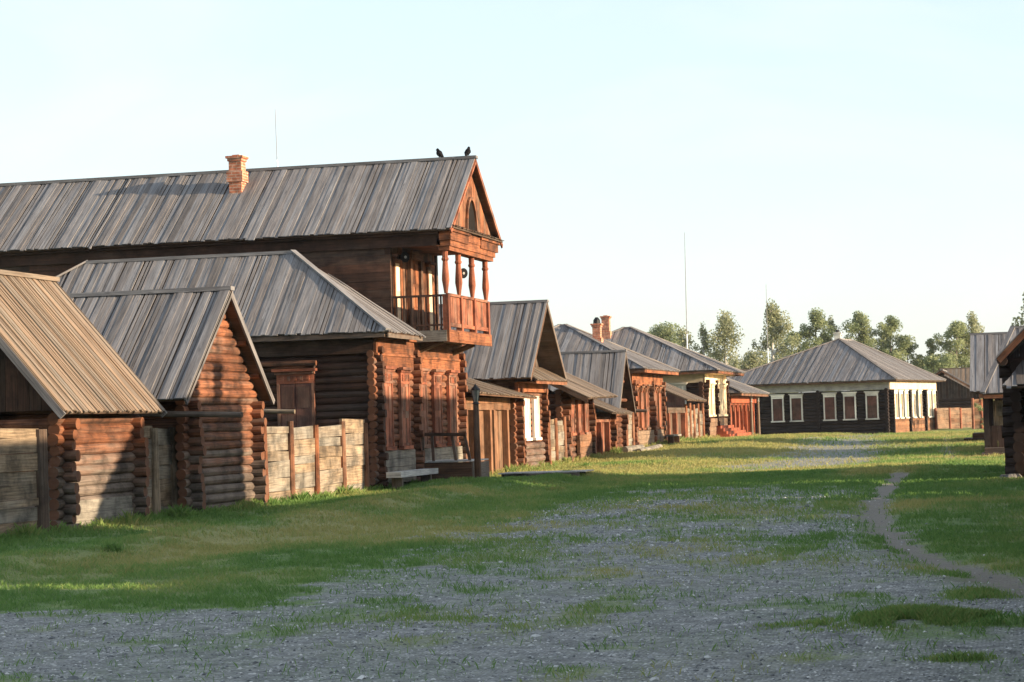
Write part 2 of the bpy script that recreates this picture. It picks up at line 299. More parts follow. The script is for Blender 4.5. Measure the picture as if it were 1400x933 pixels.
def ground_mat():
    m,t,b=new_mat('grass_and_gravel'); L=t.links
    at=N(t,'ShaderNodeAttribute',attribute_name='tint'); sp=N(t,'ShaderNodeSeparateColor'); L.new(at.outputs[0],sp.inputs[0]); tc=N(t,'ShaderNodeTexCoord')
    def noise(sc,det=4,ro=.6):
        n=N(t,'ShaderNodeTexNoise'); n.inputs['Scale'].default_value=sc; n.inputs['Detail'].default_value=det; n.inputs['Roughness'].default_value=ro; L.new(tc.outputs['Object'],n.inputs['Vector']); return n
    nb=noise(.35,4); nm=noise(2.5,5); nf=noise(28,4,.7)
    grass=ramp(t,nm.outputs[0],[(.3,(.09,.15,.052)),(.55,(.145,.215,.075)),(.72,(.22,.255,.105))]).outputs[0]
    dry=ramp(t,nb.outputs[0],[(.42,(0,0,0)),(.62,(1,1,1))]).outputs[0]
    df=N(t,'ShaderNodeMath',operation='MULTIPLY'); L.new(sp.outputs[1],df.inputs[0]); df.inputs[1].default_value=.85
    grass=mix(t,df.outputs[0],grass,(.30,.27,.11))
    fr=ramp(t,nf.outputs[0],[(.3,(.55,.55,.55)),(.7,(1.35,1.35,1.35))]).outputs[0]
    grass=mix(t,1,grass,fr,'MULTIPLY')
    vo=N(t,'ShaderNodeTexVoronoi'); vo.inputs['Scale'].default_value=34; L.new(tc.outputs['Object'],vo.inputs['Vector'])
    vs=N(t,'ShaderNodeSeparateColor'); L.new(vo.outputs['Color'],vs.inputs[0])
    st=ramp(t,vs.outputs[0],[(.1,(.095,.097,.1)),(.5,(.235,.238,.24)),(.85,(.375,.377,.38)),(.97,(.60,.60,.58))]).outputs[0]
    soil=ramp(t,nm.outputs[0],[(.3,(.17,.172,.165)),(.7,(.29,.29,.275))]).outputs[0]
    dd=ramp(t,vo.outputs['Distance'],[(.25,(1,1,1)),(.55,(.0,.0,.0))]).outputs[0]
    grav=mix(t,dd,soil,st); n6=noise(5,5,.7); grav=mix(t,1,grav,ramp(t,n6.outputs[0],[(.3,(.68,.68,.69)),(.7,(1.2,1.2,1.2))]).outputs[0],'MULTIPLY')
    pf=N(t,'ShaderNodeMath',operation='MULTIPLY'); L.new(sp.outputs[2],pf.inputs[0]); pf.inputs[1].default_value=.85; grav=mix(t,pf.outputs[0],grav,ramp(t,nf.outputs[0],[(.3,(.17,.148,.125)),(.7,(.25,.222,.19))]).outputs[0])
    # grass edge broken up by fine noise
    e=N(t,'ShaderNodeMath',operation='ADD'); L.new(sp.outputs[0],e.inputs[0]); 
    s2=N(t,'ShaderNodeMath',operation='MULTIPLY_ADD'); L.new(nf.outputs[0],s2.inputs[0]); s2.inputs[1].default_value=.9; s2.inputs[2].default_value=-.45; L.new(s2.outputs[0],e.inputs[1])
    er=N(t,'ShaderNodeMapRange'); er.interpolation_type='SMOOTHSTEP'; L.new(e.outputs[0],er.inputs[0]); er.inputs[1].default_value=.02; er.inputs[2].default_value=.85
    L.new(mix(t,er.outputs[0],grav,grass),b.inputs['Base Color']); b.inputs['Roughness'].default_value=.95; b.inputs['Specular IOR Level'].default_value=.15
    hh=N(t,'ShaderNodeMath',operation='ADD'); L.new(nf.outputs[0],hh.inputs[0]); L.new(vo.outputs['Distance'],hh.inputs[1])
    bp=N(t,'ShaderNodeBump'); bp.inputs['Strength'].default_value=.6; bp.inputs['Distance'].default_value=.04; L.new(hh.outputs[0],bp.inputs['Height']); L.new(bp.outputs[0],b.inputs['Normal'])
    return m
ga=np.zeros((nx*ny,3)); ga[:,0]=GM.ravel(); ga[:,1]=dry_sunlit(XX,YY).ravel(); ga[:,2]=(1-sstep(.15,.6,np.minimum(d_line(XX,YY,PATH),d_line(XX,YY,RPATH))+(fbm(XX*3,YY*2,31,3)-.5)*.4)).ravel()
go=D.objects.new('ground',npmesh('ground',np.stack([XX,YY,ZZ],-1).reshape(-1,3),quads,4,ga,ground_mat(),True)); COL.objects.link(go); tag(go,'grassy village street with a worn gravel road and a narrow trodden path','ground',kind='structure')
# grass blades
def leafmat(name,c0,c1,c2,trans=.35,rough=.6):
    m,t,b=new_mat(name); L=t.links; at=N(t,'ShaderNodeAttribute',attribute_name='tint'); sp=N(t,'ShaderNodeSeparateColor'); L.new(at.outputs[0],sp.inputs[0])
    c=ramp(t,sp.outputs[0],[(.05,c0),(.5,c1),(.95,c2)]).outputs[0]; L.new(c,b.inputs['Base Color']); b.inputs['Roughness'].default_value=rough; b.inputs['Specular IOR Level'].default_value=.2
    tr=N(t,'ShaderNodeBsdfTranslucent'); L.new(c,tr.inputs[0]); mx=N(t,'ShaderNodeMixShader'); mx.inputs[0].default_value=trans
    L.new(b.outputs[0],mx.inputs[1]); L.new(tr.outputs[0],mx.inputs[2]); L.new(mx.outputs[0],t.nodes['Material Output'].inputs[0]); return m
def visible(x,y):  # keep blades inside a generous wedge in front of the lens
    q=np.stack([x,y],-1); d=q@np.array([F.x,F.y]); s=q@np.array([R.x,R.y]); return (d>11.5)&(np.abs(s)<d*.29+1.5)
def blades(n,y0,y1,hs,ws,seed,power):
    r=np.random.default_rng(seed)
    y=y0+(y1-y0)*r.random(n)**power; x=r.uniform(-17,3.5,n); k=visible(x,y); x,y=x[k],y[k]
    cl=fbm(x*3.5,y*3.5,77,3); k=r.random(len(x))<grassmask(x,y)**1.6*(.25+1.1*sstep(.35,.65,cl)); x,y=x[k],y[k]; cl=cl[k]
    n=len(x); gm=grassmask(x,y)
    dist=np.hypot(x,y); h=hs*(.45+.9*r.random(n))*(.35+1.3*cl)*(.8+dist/110)*(1+1.1*sstep(-15.7,-16.3,x)); w=ws*(.7+.6*r.random(n))*np.clip(dist/16,.9,4)
    # lush clump in the foreground
    lush=np.exp(-((x+.96)/.8)**2-((y-16.75)/.5)**2); h=h*(1+.35*lush)
    a=r.uniform(0,2*np.pi,n); lean=r.uniform(.1,.9,n)*h; z=gz(x,y)-.01
    dx,dy=np.cos(a),np.sin(a); px_,py_=-dy,dx
    V=np.empty((n,4,3))
    V[:,0]=np.stack([x-px_*w/2,y-py_*w/2,z],-1); V[:,1]=np.stack([x+px_*w/2,y+py_*w/2,z],-1)
    V[:,2]=np.stack([x+dx*lean*.35+px_*w*.35,y+dy*lean*.35+py_*w*.35,z+h*.6],-1); V[:,3]=np.stack([x+dx*lean,y+dy*lean,z+h],-1)
    i=np.arange(n)*4; Fc=np.concatenate([np.stack([i,i+1,i+2],-1),np.stack([i,i+2,i+3],-1)])
    tv=np.clip(.12+.38*r.random(n)+dry_sunlit(x,y)*.6,0,1)-.25*lush
    at=np.zeros((n,4,3)); at[:,:,0]=np.clip(tv,0,1)[:,None]
    return V.reshape(-1,3),Fc,at.reshape(-1,3)
M['grass']=leafmat('grass_blade',(.085,.18,.045),(.17,.275,.075),(.38,.34,.13),.5)
def clump(cx,cy,rx,ry,n,h0,seed):
    r=np.random.default_rng(seed); x=cx+rx*r.normal(size=n)*.5; y=cy+ry*r.normal(size=n)*.5; m=fbm(x*4,y*4,63,3); k=r.random(n)<sstep(.40,.56,m); x,y,m=x[k],y[k],m[k]; n=len(x)
    q=np.exp(-((x-cx)/rx)**2-((y-cy)/ry)**2); h=h0*(.35+.65*q)*(.5+.8*r.random(n)); w=.0045*(.7+.6*r.random(n)); a=r.uniform(0,6.28,n); l=r.uniform(.1,.8,n)*h; z=gz(x,y)-.01; dx,dy=np.cos(a),np.sin(a)
    V=np.empty((n,4,3)); V[:,0]=np.stack([x+dy*w,y-dx*w,z],-1); V[:,1]=np.stack([x-dy*w,y+dx*w,z],-1); V[:,2]=np.stack([x+dx*l*.35-dy*w*.6,y+dy*l*.35+dx*w*.6,z+h*.6],-1); V[:,3]=np.stack([x+dx*l,y+dy*l,z+h],-1)
    i=np.arange(n)*4; at=np.zeros((n,4,3)); at[:,:,0]=np.clip(.35+.4*r.random(n),0,1)[:,None]
    return V.reshape(-1,3),np.concatenate([np.stack([i,i+1,i+2],-1),np.stack([i,i+2,i+3],-1)]),at.reshape(-1,3)
Vs,Fs,As=[],[],[];o0=0
for args in [(-.98,16.85,.55,.45,11000,.085,1),(-1.15,16.7,1.0,.45,7000,.06,2),(-.3,16.75,.7,.3,7000,.06,3),(-.6,19.5,.3,.6,2500,.08,4),(-.55,14.7,.3,.15,700,.06,5),(-5,18,1.2,.9,3000,.045,8)]:
    v,f,a=clump(*args); Vs.append(v);Fs.append(f+o0);As.append(a);o0+=len(v)
for args in [(420000,12,30,.05,.006,1,1.0),(330000,28,60,.055,.007,2,.9),(420000,54,130,.055,.007,3,1.0)]:
    v,f,a=blades(*args); Vs.append(v);Fs.append(f+o0);As.append(a);o0+=len(v)
rw_=np.random.default_rng(33)
for k in range(95):
    if k<55: wx,wy=rw_.uniform(-16.3,-15.9),rw_.uniform(32,105)
    else: wx,wy=rw_.uniform(-15.5,-9.5),rw_.uniform(20,75)
    v,f,a=clump(wx,wy,rw_.uniform(.12,.35),rw_.uniform(.12,.4),int(rw_.integers(160,420)),rw_.uniform(.14,.30) if k<55 else rw_.uniform(.07,.16),100+k); Vs.append(v);Fs.append(f+o0);As.append(a*rw_.uniform(.6,1.6));o0+=len(v)
gb=D.objects.new('grass',npmesh('grass',np.concatenate(Vs),np.concatenate(Fs),3,np.concatenate(As),M['grass'])); COL.objects.link(gb); tag(gb,'short green and yellowed grass growing along the street','grass',kind='stuff')
# pebbles
r=np.random.default_rng(5); n=60000; y=11.5+34*r.random(n)**1.5; x=r.uniform(-11,1.5,n); k=visible(x,y)&(r.random(n)<(1-grassmask(x,y))**1.2)&((d_line(x,y,PATH)>.45)|(r.random(n)<.15)); x,y=x[k],y[k]; n=len(x)
s=.006+.013*r.random(n)**3+.008*(r.random(n)<.02)+.022*(r.random(n)<.004); s*=np.clip(y/24,1,1.6)
oc=np.array([[1,0,0],[0,1,0],[-1,0,0],[0,-1,0],[0,0,1],[0,0,-.3],[.6,.6,.55],[-.6,.55,.5]],float)
of=np.array([[0,1,6],[1,4,6],[4,0,6],[1,2,7],[2,4,7],[4,1,7],[2,3,4],[3,0,4],[1,0,5],[2,1,5],[3,2,5],[0,3,5]])
an=r.uniform(0,6.28,n); sc=np.stack([s*r.uniform(.7,1.5,n),s*r.uniform(.7,1.3,n),s*r.uniform(.4,.9,n)],-1)
q=oc[None]*(1+.25*(r.random((n,8,3))-.5))*sc[:,None]; ca_,sa_=np.cos(an)[:,None],np.sin(an)[:,None]
V=np.stack([q[...,0]*ca_-q[...,1]*sa_+x[:,None],q[...,0]*sa_+q[...,1]*ca_+y[:,None],q[...,2]+gz(x,y)[:,None]],-1)
at=np.zeros((n,8,3)); at[...,0]=r.random(n)[:,None]**1.3
M['pebble']=leafmat('pebble',(.10,.104,.108),(.27,.278,.28),(.56,.55,.53),0.0,.8)
po=D.objects.new('gravel',npmesh('gravel',V.reshape(-1,3),(np.arange(n)[:,None,None]*8+of[None]).reshape(-1,3),3,at.reshape(-1,3),M['pebble'])); COL.objects.link(po); tag(po,'loose grey gravel stones scattered over the road','gravel',kind='stuff')
def g0(x,y): return float(gz(np.array([x]),np.array([y]))[0])
# ------------------------------------------------------------------ building kit
def logs_along(mb,axis,c,a0,a1,z0,z1,r,ext,half,wet=None,low=.0):
    """stack of round logs; axis 'x' or 'y'; c = fixed coordinate"""
    pitch=1.78*r; z=z0+r*(.9 if not half else .0)
    k=0
    while z<z1-r*.4:
        zr=max(z,z0+.02); w=(wet if wet is not None else random.random()*.35)+low*max(0,1-(z-z0)/1.6)  # low logs greyed for weathering and for shade put into the colour
        t=(random.random(),0,min(1,w)); e0,e1=ext+random.uniform(-.07,.04),ext+random.uniform(-.07,.04); rr=r*random.uniform(.94,1.04); j=random.uniform(-.012,.012)
        A0,A1=a0-e0,a1+e1; nseg=4
        pts=[]
        for i in range(nseg+1):
            s=A0+(A1-A0)*i/nseg; zr+=random.uniform(-.007,.007); d=j+random.uniform(-.018,.018)
            pts.append((s,c+d,zr) if axis=='x' else (c+d,s,zr))
        tp=random.uniform(-.09,.09); mb.tube(pts,[rr*(1+tp*(q/nseg-.5))*random.uniform(.95,1.06) for q in range(nseg+1)],11,t,jit=.022); z+=pitch; k+=1
def log_walls(rt,X0,X1,Y0,Y1,z0,z1,r=.10,mat='log',ext=.22,cross=(),low=0,name='log_wall',faces='nsew'):
    mb=MB()
    if 's' in faces: logs_along(mb,'x',Y0+r,X0+r,X1-r,z0,z1,r,ext+r,True,low=low)
    if 'n' in faces: logs_along(mb,'x',Y1-r,X0+r,X1-r,z0,z1,r,ext+r,True,low=low)
    if 'e' in faces: logs_along(mb,'y',X1-r,Y0+r,Y1-r,z0,z1,r,ext+r,False,low=low)
    if 'w' in faces: logs_along(mb,'y',X0+r,Y0+r,Y1-r,z0,z1,r,ext+r,False,low=low)
    for cy in cross: logs_along(mb,'x',cy,X1-1.0,X1-r,z0,z1,r,ext+r,True,low=low)
    return mb.build(name,mat,rt)
LIN=None
def roof_face(mb,eL,eR,tR,tL,bw=.2,th=.026,rag=.04,lift=.015,wet=None,alt=True):
    bw=bw*.56
    eL,eR,tR,tL=[Vector(q) for q in (eL,eR,tR,tL)]
    u=(eR-eL); L=u.length; u.normalize(); mid=(tL+tR)/2; v=(mid-eL); v=(v-u*v.dot(u)).normalized(); n=u.cross(v)
    tLu,tLv,tRu,tRv=(tL-eL).dot(u),(tL-eL).dot(v),(tR-eL).dot(u),(tR-eL).dot(v)
    def vt(q):
        if q<tLu-1e-6: return tLv*max(q,0)/max(tLu,1e-6)
        if q<=tRu+1e-6: return tLv+(tRv-tLv)*((q-tLu)/max(tRu-tLu,1e-6))
        return tRv*max(L-q,0)/max(L-tRu,1e-6)
    dk=n*-.012
    mb.lin.append([eL+dk,eR+dk,tR+dk,tL+dk] if (tR-tL).length>.02 else [eL+dk,eR+dk,tR+dk])
    q=0.;k=0
    while q<L-1e-3:
        w=bw*random.uniform(.75,1.25); q2=min(L,q+w)
        if L-q2<bw*.4: q2=L
        g=random.choice((.006,.008,.02)); a,b=q+g,q2-g; va,vb=vt(a),vt(b)
        if max(va,vb)>.04:
            up=alt and random.random()<.42; h=(lift if up else 0)+random.uniform(0,.012); e=random.uniform(-rag,rag*.4)
            h2=h+random.uniform(-.006,.014); e-=(.10 if random.random()<.014 else 0); sk=random.uniform(-.012,.012); tR_=(random.random() if random.random()>.025 else 1.7)
            if up: a-=.025;b+=.025; a=max(a,0);b=min(b,L); va,vb=vt(a),vt(b)
            c=[]
            for i in range(8):
                # bit1 along slope, bit2 along eave, bit4 normal
                uu=(b if i&2 else a)+(sk if i&1 else 0); uu=min(max(uu,0),L); vv=(vb if i&2 else va) if i&1 else min(e,va,vb)
                c.append(eL+u*uu+v*vv+n*((th if i&4 else 0)+(h2 if i&1 else h)))
            mb.hexa(c,(tR_,0,wet if wet is not None else random.random()*.6),0)
        q=q2;k+=1
def ridge(mb,a,b,w=.2,wet=.4): 
    a=Vector(a);b=Vector(b); mb.beam(a+Vector((0,0,.035)),b+Vector((0,0,.035)),w,.085,wet=wet)
def hip_roof(rt,X0,X1,Y0,Y1,ze,zr,ridge_axis,rin,mat='roof',bw=.2,rin2=None,offs=(0,0,0)):
    """rectangular hip roof; ridge inset rin from each end along ridge axis"""
    rin2=rin if rin2 is None else rin2
    if ridge_axis=='x': A=((X0+rin2),(Y0+Y1)/2,zr);B=((X1-rin),(Y0+Y1)/2,zr)
    else: A=((X0+X1)/2,Y0+rin,zr);B=((X0+X1)/2,Y1-rin2,zr)
    c=[(X0,Y0,ze),(X1,Y0,ze),(X1,Y1,ze),(X0,Y1,ze)]
    mb=MB()
    if ridge_axis=='x':
        roof_face(mb,c[0],c[1],B,A,bw);roof_face(mb,c[1],c[2],B,B,bw);roof_face(mb,c[2],c[3],A,B,bw);roof_face(mb,c[3],c[0],A,A,bw)
    else:
        roof_face(mb,c[0],c[1],A,A,bw);roof_face(mb,c[1],c[2],B,A,bw);roof_face(mb,c[2],c[3],B,B,bw);roof_face(mb,c[3],c[0],A,B,bw)
    o=mb.build('roof',mat,rt)
    mb=MB()
    for P,Q in ((c[0],A),(c[1],B if ridge_axis=='x' else A),(c[2],B),(c[3],A if ridge_axis=='x' else B)): mb.beam(Vector(P)+Vector((0,0,.05)),Vector(Q)+Vector((0,0,.07)),.18,.05)
    if (Vector(A)-Vector(B)).length>.1: ridge(mb,A,B,.22)
    mb.build('ridge_board',mat,o)
    mb=MB(); i=.02
    mb.box(X0+.05,X1-.05,Y0+i,Y0+i+.03,ze-.15,ze-.03,0);mb.box(X1-i-.03,X1-i,Y0+.05,Y1-.05,ze-.15,ze-.03,1);mb.box(X0+.05,X1-.05,Y1-i-.03,Y1-i,ze-.15,ze-.03,0)
    mb.box(X0+.1,X1-.1,Y0+.1,Y1-.1,ze-.09,ze-.06,0)
    mb.build('eave_board','orange' if mat!='roofdark' else 'logdark',rt)
    return o
def gable_roof(rt,axis,a0,a1,c0,c1,ze,zr,mat='roof',bw=.2,cm=None,verge='orange',ze2=None,cap=True):
    """ridge along axis; a = along, c = across"""
    cm=(c0+c1)/2 if cm is None else cm; ze2=ze if ze2 is None else ze2
    P=(lambda a,c,z:(a,c,z)) if axis=='x' else (lambda a,c,z:(c,a,z))
    mb=MB()
    if axis=='x':
        roof_face(mb,P(a0,c0,ze),P(a1,c0,ze),P(a1,cm,zr),P(a0,cm,zr),bw); roof_face(mb,P(a1,c1,ze2),P(a0,c1,ze2),P(a0,cm,zr),P(a1,cm,zr),bw)
    else:
        roof_face(mb,P(a1,c0,ze),P(a0,c0,ze),P(a0,cm,zr),P(a1,cm,zr),bw); roof_face(mb,P(a0,c1,ze2),P(a1,c1,ze2),P(a1,cm,zr),P(a0,cm,zr),bw)
    o=mb.build('roof',mat,rt)
    if cap:
        mb=MB(); ridge(mb,P(a0-.03,cm,zr),P(a1+.03,cm,zr),.22); mb.build('ridge_board',mat,o)
    for a in (a0+.02,a1-.02):
        for cc_,zz_,ww_ in ((c0,ze,.04),(c1,ze2,.045)): mb=MB(); mb.beam(P(a,cc_,zz_-.07),P(a,cm,zr-.07),ww_,.13,up=(0,0,1)); mb.build('verge_board',verge,o)
    return o
def gable_fill(rt,axis,a,c0,c1,zb,zt,mat,name='gable',th=.05,cm=None,boards=True):
    cm=(c0+c1)/2 if cm is None else cm; mb=MB(); n=max(4,int((c1-c0)/.22))
    for i in range(n):
        u0=c0+(c1-c0)*i/n+.004;u1=c0+(c1-c0)*(i+1)/n-.004
        zz=lambda u: zb+(zt-zb)*((u-c0)/(cm-c0) if u<cm else (c1-u)/(c1-cm))
        z0,z1=max(zz(u0),zb+.01),max(zz(u1),zb+.01); d=random.uniform(0,.012); c=[]
        for k in range(8):
            uu=u1 if k&2 else u0; z=(z1 if k&2 else z0) if k&1 else zb; aa=a+(d if k&4 else -th)
            c.append((aa,uu,z) if axis=='x' else (uu,aa,z))
        mb.hexa(c,None,0)
    return mb.build(name,mat,rt)
def log_gable(rt,axis,a,c0,c1,zb,zt,r,mat='log'):
    mb=MB(); z=zb; cm=(c0+c1)/2; p_=1.78*r
    while z<zt-r*.6:
        f=1-(z-zb)/(zt-zb); h=(c1-c0)/2*f+.02; t=(random.random(),0,random.random()*.3)
        pts=[(a,cm-h,z),(a,cm,z),(a,cm+h,z)] if axis=='x' else [(cm-h,a,z),(cm,a,z),(cm+h,a,z)]
        mb.tube(pts,[r*random.uniform(.93,1.05)]*3,10,t); z+=p_
    return mb.build('gable',mat,rt)
def window(rt,o,u,n,w,h,mf,ms,head=.32,proj=.16,label=None,split=2,apron=0,arch=False,dep=.05):
    """o = bottom centre on the wall face, h = shutter height"""
    mb=MB().frame(o,u,n); j=.075
    mb.box(-w/2-j,-w/2,-.04,dep,0,h,2); mb.box(w/2,w/2+j,-.04,dep,0,h,2)
    mb.box(-w/2-j-.05,w/2+j+.05,-.04,dep+.05,-.09,0,0)
    if head>0:
        mb.box(-w/2-j,w/2+j,-.04,dep,h,h+head,0); mb.box(-w/2-j-.08,w/2+j+.08,-.04,proj+.04,h+head,h+head+.07,0); mb.box(-w/2-j-.03,w/2+j+.03,-.03,proj*.75,h+head-.07,h+head,0)
        for k in range(5):
            x=(k-2)*w*.2; mb.box(x-.04,x+.04,dep,dep+.025,h+.07,h+head-.12,0)
        if arch:
            for k in range(7):
                a=math.pi*(k+.5)/7; x=math.cos(a)*(w/2-.03); z=h-w*.1+math.sin(a)*w*.32; mb.box(x-.05,x+.05,dep-.01,dep+.035,z-.04,z+.04,0)
    if apron>0: mb.box(-w/2-j*.5,w/2+j*.5,-.03,dep-.02,-.09-apron,-.09,0)
    f=mb.build('window',mf,rt)
    mb=MB().frame(o,u,n)
    for k in range(split):
        x0=-w/2+w*k/split+.006;x1=-w/2+w*(k+1)/split-.006
        mb.box(x0,x1,-.03,.035,.005,h-.005,2); 
        for z0,z1 in ((.04,h*.46),(h*.54,h-.06)):
            mb.box(x0+.05,x1-.05,.035,.047,z0+.04,z1-.02,2)
    sh=mb.build('shutter',ms,f)
    if label: f['label']=label
    return f
def chimney(rt,x,y,z0,z1,w=.5,cap=True,mat='brick',name='chimney',band=None):
    mb=MB(); h=w/2
    mb.box(x-h,x+h,y-h,y+h,z0,z1-.16,0,t=(.5,0,0))
    if band: mb.box(x-h-.05,x+h+.05,y-h-.05,y+h+.05,band[0],band[1],0,t=(.6,0,0))
    if cap:
        mb.box(x-h-.03,x+h+.03,y-h-.03,y+h+.03,z1-.158,z1-.082,0,t=(.6,0,0)); mb.box(x-h-.07,x+h+.07,y-h-.07,y+h+.07,z1-.08,z1-.012,0,t=(.4,0,0)); mb.box(x-h+.08,x+h-.08,y-h+.08,y+h-.08,z1-.01,z1+.03,0,t=(.2,0,0))
    return mb.build(name,mat,rt)
def boards_v(mb,o,u,n,w,z0,z1,bw=.18,th=.03,ragt=.0,wet=None):
    mb.frame(o,u,n); x=0
    while x<w-.02:
        b=min(w,x+bw*random.uniform(.8,1.2)); d=random.uniform(0,.015)
        mb.box(x+.004,b-.004,-.01+d,th+d,z0+random.uniform(-ragt,ragt)*.5,z1+random.uniform(-ragt,ragt),2,wet=wet); x=b
    mb.M=None; return mb
def fence(name,label,posts,h,loc_side=1,mat='plank',pmat='orange',n=7,pr=.085,group=None,ph=.12,hs=None,cat='fence',pt=None):
    """planks slotted between round posts; posts = [(x,y)]"""
    x0,y0=posts[0]; rt=root(name,(x0,y0,g0(x0,y0)),label,cat,group)
    for i in range(len(posts)-1):
        ax,ay=posts[i];bx,by=posts[i+1]; za=min(g0(ax,ay),g0(bx,by))+.03; H=(hs[i] if hs else h); mb=MB(); z=za-.05; top=za+H
        H+=random.uniform(-.07,.05); z+=random.uniform(0,.07); hh=[random.uniform(.6,1.5) for _ in range(n)]; sm=sum(hh)
        for k in range(n):
            t_=hh[k]/sm*(H+.05); dz=random.uniform(-.015,.015); sl=random.uniform(-.025,.025)
            off=random.uniform(-.02,.03); d=Vector((bx-ax,by-ay,0)).normalized(); nn=Vector((d.y,-d.x,0))*off
            c=[]
            for q in range(8):
                e=(Vector((bx,by,0)) if q&1 else Vector((ax,ay,0)))+nn+Vector((d.y,-d.x,0))*(.035 if q&2 else -.035)
                e.z=(z+t_-.008 if q&4 else z)+(sl if q&1 else -sl)*(1 if q&4 else .6)+ (0); c.append(e)
            mb.hexa(c,(random.random(),0,.1+random.random()*.6),0); z+=t_
        mb.build('plank_panel',mat,rt)
    for i,(x,y) in enumerate(posts):
        zb=g0(x,y)-.2; zt=zb+.2+h+ph+random.uniform(-.05,.07); mb=MB(); l=random.uniform(-.03,.03)
        mb.tube([(x+.05,y,zb),(x+.05,y+l*.5,(zb+zt)/2),(x+.05,y+l,zt)],[pr*1.08,pr,pr*.95],10,(random.random(),0,random.random()*.4)); mb.build('post',pmat,rt)
    return rt
EX=(1,0,0);EY=(0,1,0);NX=(-1,0,0);NY=(0,-1,0)
# ------------------------------------------------------------------ LEFT ROW
fence('plank_fence','weathered grey plank fence with square post at the left frame edge',[(-16.55,29.5),(-16.55,32.0),(-16.5,34.35)],1.68,n=8,pmat='plankdark',pr=.12,ph=.05)
# shed 1
rt=root('log_shed',(-17.6,37,.03),'low log shed with a long tan plank roof sloping to the street','shed')
log_walls(rt,-20.4,-16.5,35.35,38.6,0.0,2.05,.104,'log',.2,low=.9)
gable_roof(rt,'y',34.45,38.95,-20.9,-16.08,2.05,4.62,'rooftan',.13,cm=-18.3,verge='roof')
gable_fill(rt,'y',35.45,-20.3,-16.7,2.1,4.2,'darkred',cm=-18.3)
mb=MB(); mb.box(-16.52,-16.45,35.5,38.2,.02,.28,1,wet=.9); mb.box(-16.54,-16.47,35.5,38.2,.285,.5,1,wet=.9); mb.build('foundation_board','plank',rt)
fence('plank_fence','short grey fence panel between the two log sheds',[(-16.9,39.25),(-16.85,40.1),(-16.8,40.95)],1.66,pmat='plank',n=5,pr=.1,ph=.05)
# shed 2
rt=root('log_barn',(-17.5,43,.02),'tall log barn with gable to the street and grey plank roof','barn')
log_walls(rt,-20.8,-16.4,40.95,44.75,0.0,2.35,.102,'log',.24,low=.9)
log_gable(rt,'x',-16.45,40.75,44.75,2.42,4.32,.102)
gable_roof(rt,'x',-21.2,-16.08,40.05,45.1,2.3,4.55,'roof',.17,verge='roof',cm=42.65)
for y,z in ((43.75,3.5),(44.5,2.82)): mb=MB(); mb.tube([(-16.9,y,z),(-16.17,y,z)],.085,10,(.5,0,.2)); mb.build('purlin','log',rt)
def pole(name,label,a,b,r,mat,cat): 
    mb=MB(); mb.tube([a,[(a[i]+b[i])/2+(.01 if i==2 else 0) for i in range(3)],b],[r,r*.97,r*.93],10,(.4,0,.5)); return tag(mb.build(name,mat,loc=Vector(a)),label,cat)
pole('wooden_gutter','dark log gutter sticking out between the log shed and the barn',(-18.6,40.2,2.08),(-15.0,40.2,1.95),.062,'plankdark','gutter')
pole('wooden_gutter','short log gutter sticking out over the fence beside the barn gable',(-18.6,46.2,2.12),(-16.0,46.2,2.03),.055,'plank','gutter')
fence('plank_fence','tall pale plank fence with round red posts before the two storey house',[(-16.45,45.25),(-16.4,46.85),(-16.4,48.6),(-16.4,50.65),(-16.4,52.5)],1.66,n=6,ph=.11,hs=[1.62,1.63,1.63,1.75])
# ---------------- two storey house
rt=root('two_storey_house',(-16.2,57,0),'two storey log house with gabled balcony, grey board roof and brick chimney','house')
log_walls(rt,-25.5,-16.2,53.0,61.3,0.0,3.6,.10,'logdarkshade',.2,faces='sw')  # same logs as the front, near-side shade put into the colour
log_walls(rt,-25.5,-16.16,53.0,61.3,0.0,3.6,.10,'log',.2,cross=(56.4,61.1),faces='e',low=.35,name='front_log_wall')
mb=MB()
mb.box(-16.2,-16.12,52.9,61.5,3.5,3.88,1,wet=.1); mb.box(-16.14,-16.04,52.85,61.55,3.86,3.95,1,wet=.1); mb.box(-16.17,-16.08,52.9,61.5,3.44,3.5,1,wet=.1)
mb.box(-16.19,-16.10,53.15,56.2,3.15,3.43,1,wet=0);mb.box(-16.19,-16.10,56.6,61.1,3.15,3.43,1,wet=0)
mb.build('frieze_board','orange',rt)
mb=MB(); mb.box(-25.5,-16.22,52.9,52.98,3.5,3.9,0,wet=.2); mb.build('frieze_board','darkred',rt)  # near-side frieze in a darker board, shade put into the colour
mb=MB()
for k,(a,b) in enumerate(((53.2,56.1),(56.7,61.0))):
    for q in range(4): mb.box(-16.16,-16.08-.01*(q%2),a,b,.18+q*.21,.18+q*.21+.2,1,wet=.8)
mb.build('foundation_board','plank',rt)
for yc in (53.72,55.28,56.98,58.5,60.1): window(rt,(-16.13,yc,1.12),EY,EX,.66,1.62,'red','red',head=.36,proj=.11,dep=.055)
# wing near wall window
window(rt,(-18.3,52.98,1.35),EX,NY,.85,1.45,'red','shutter',head=.3,proj=.16)
mb=MB(); mb.tube([(-19.6,52.85,3.32),(-17.7,52.85,3.30)],.07,8); mb.tube([(-17.72,52.85,3.28),(-17.82,52.85,3.05)],.025,6); mb.build('rail','log',rt)
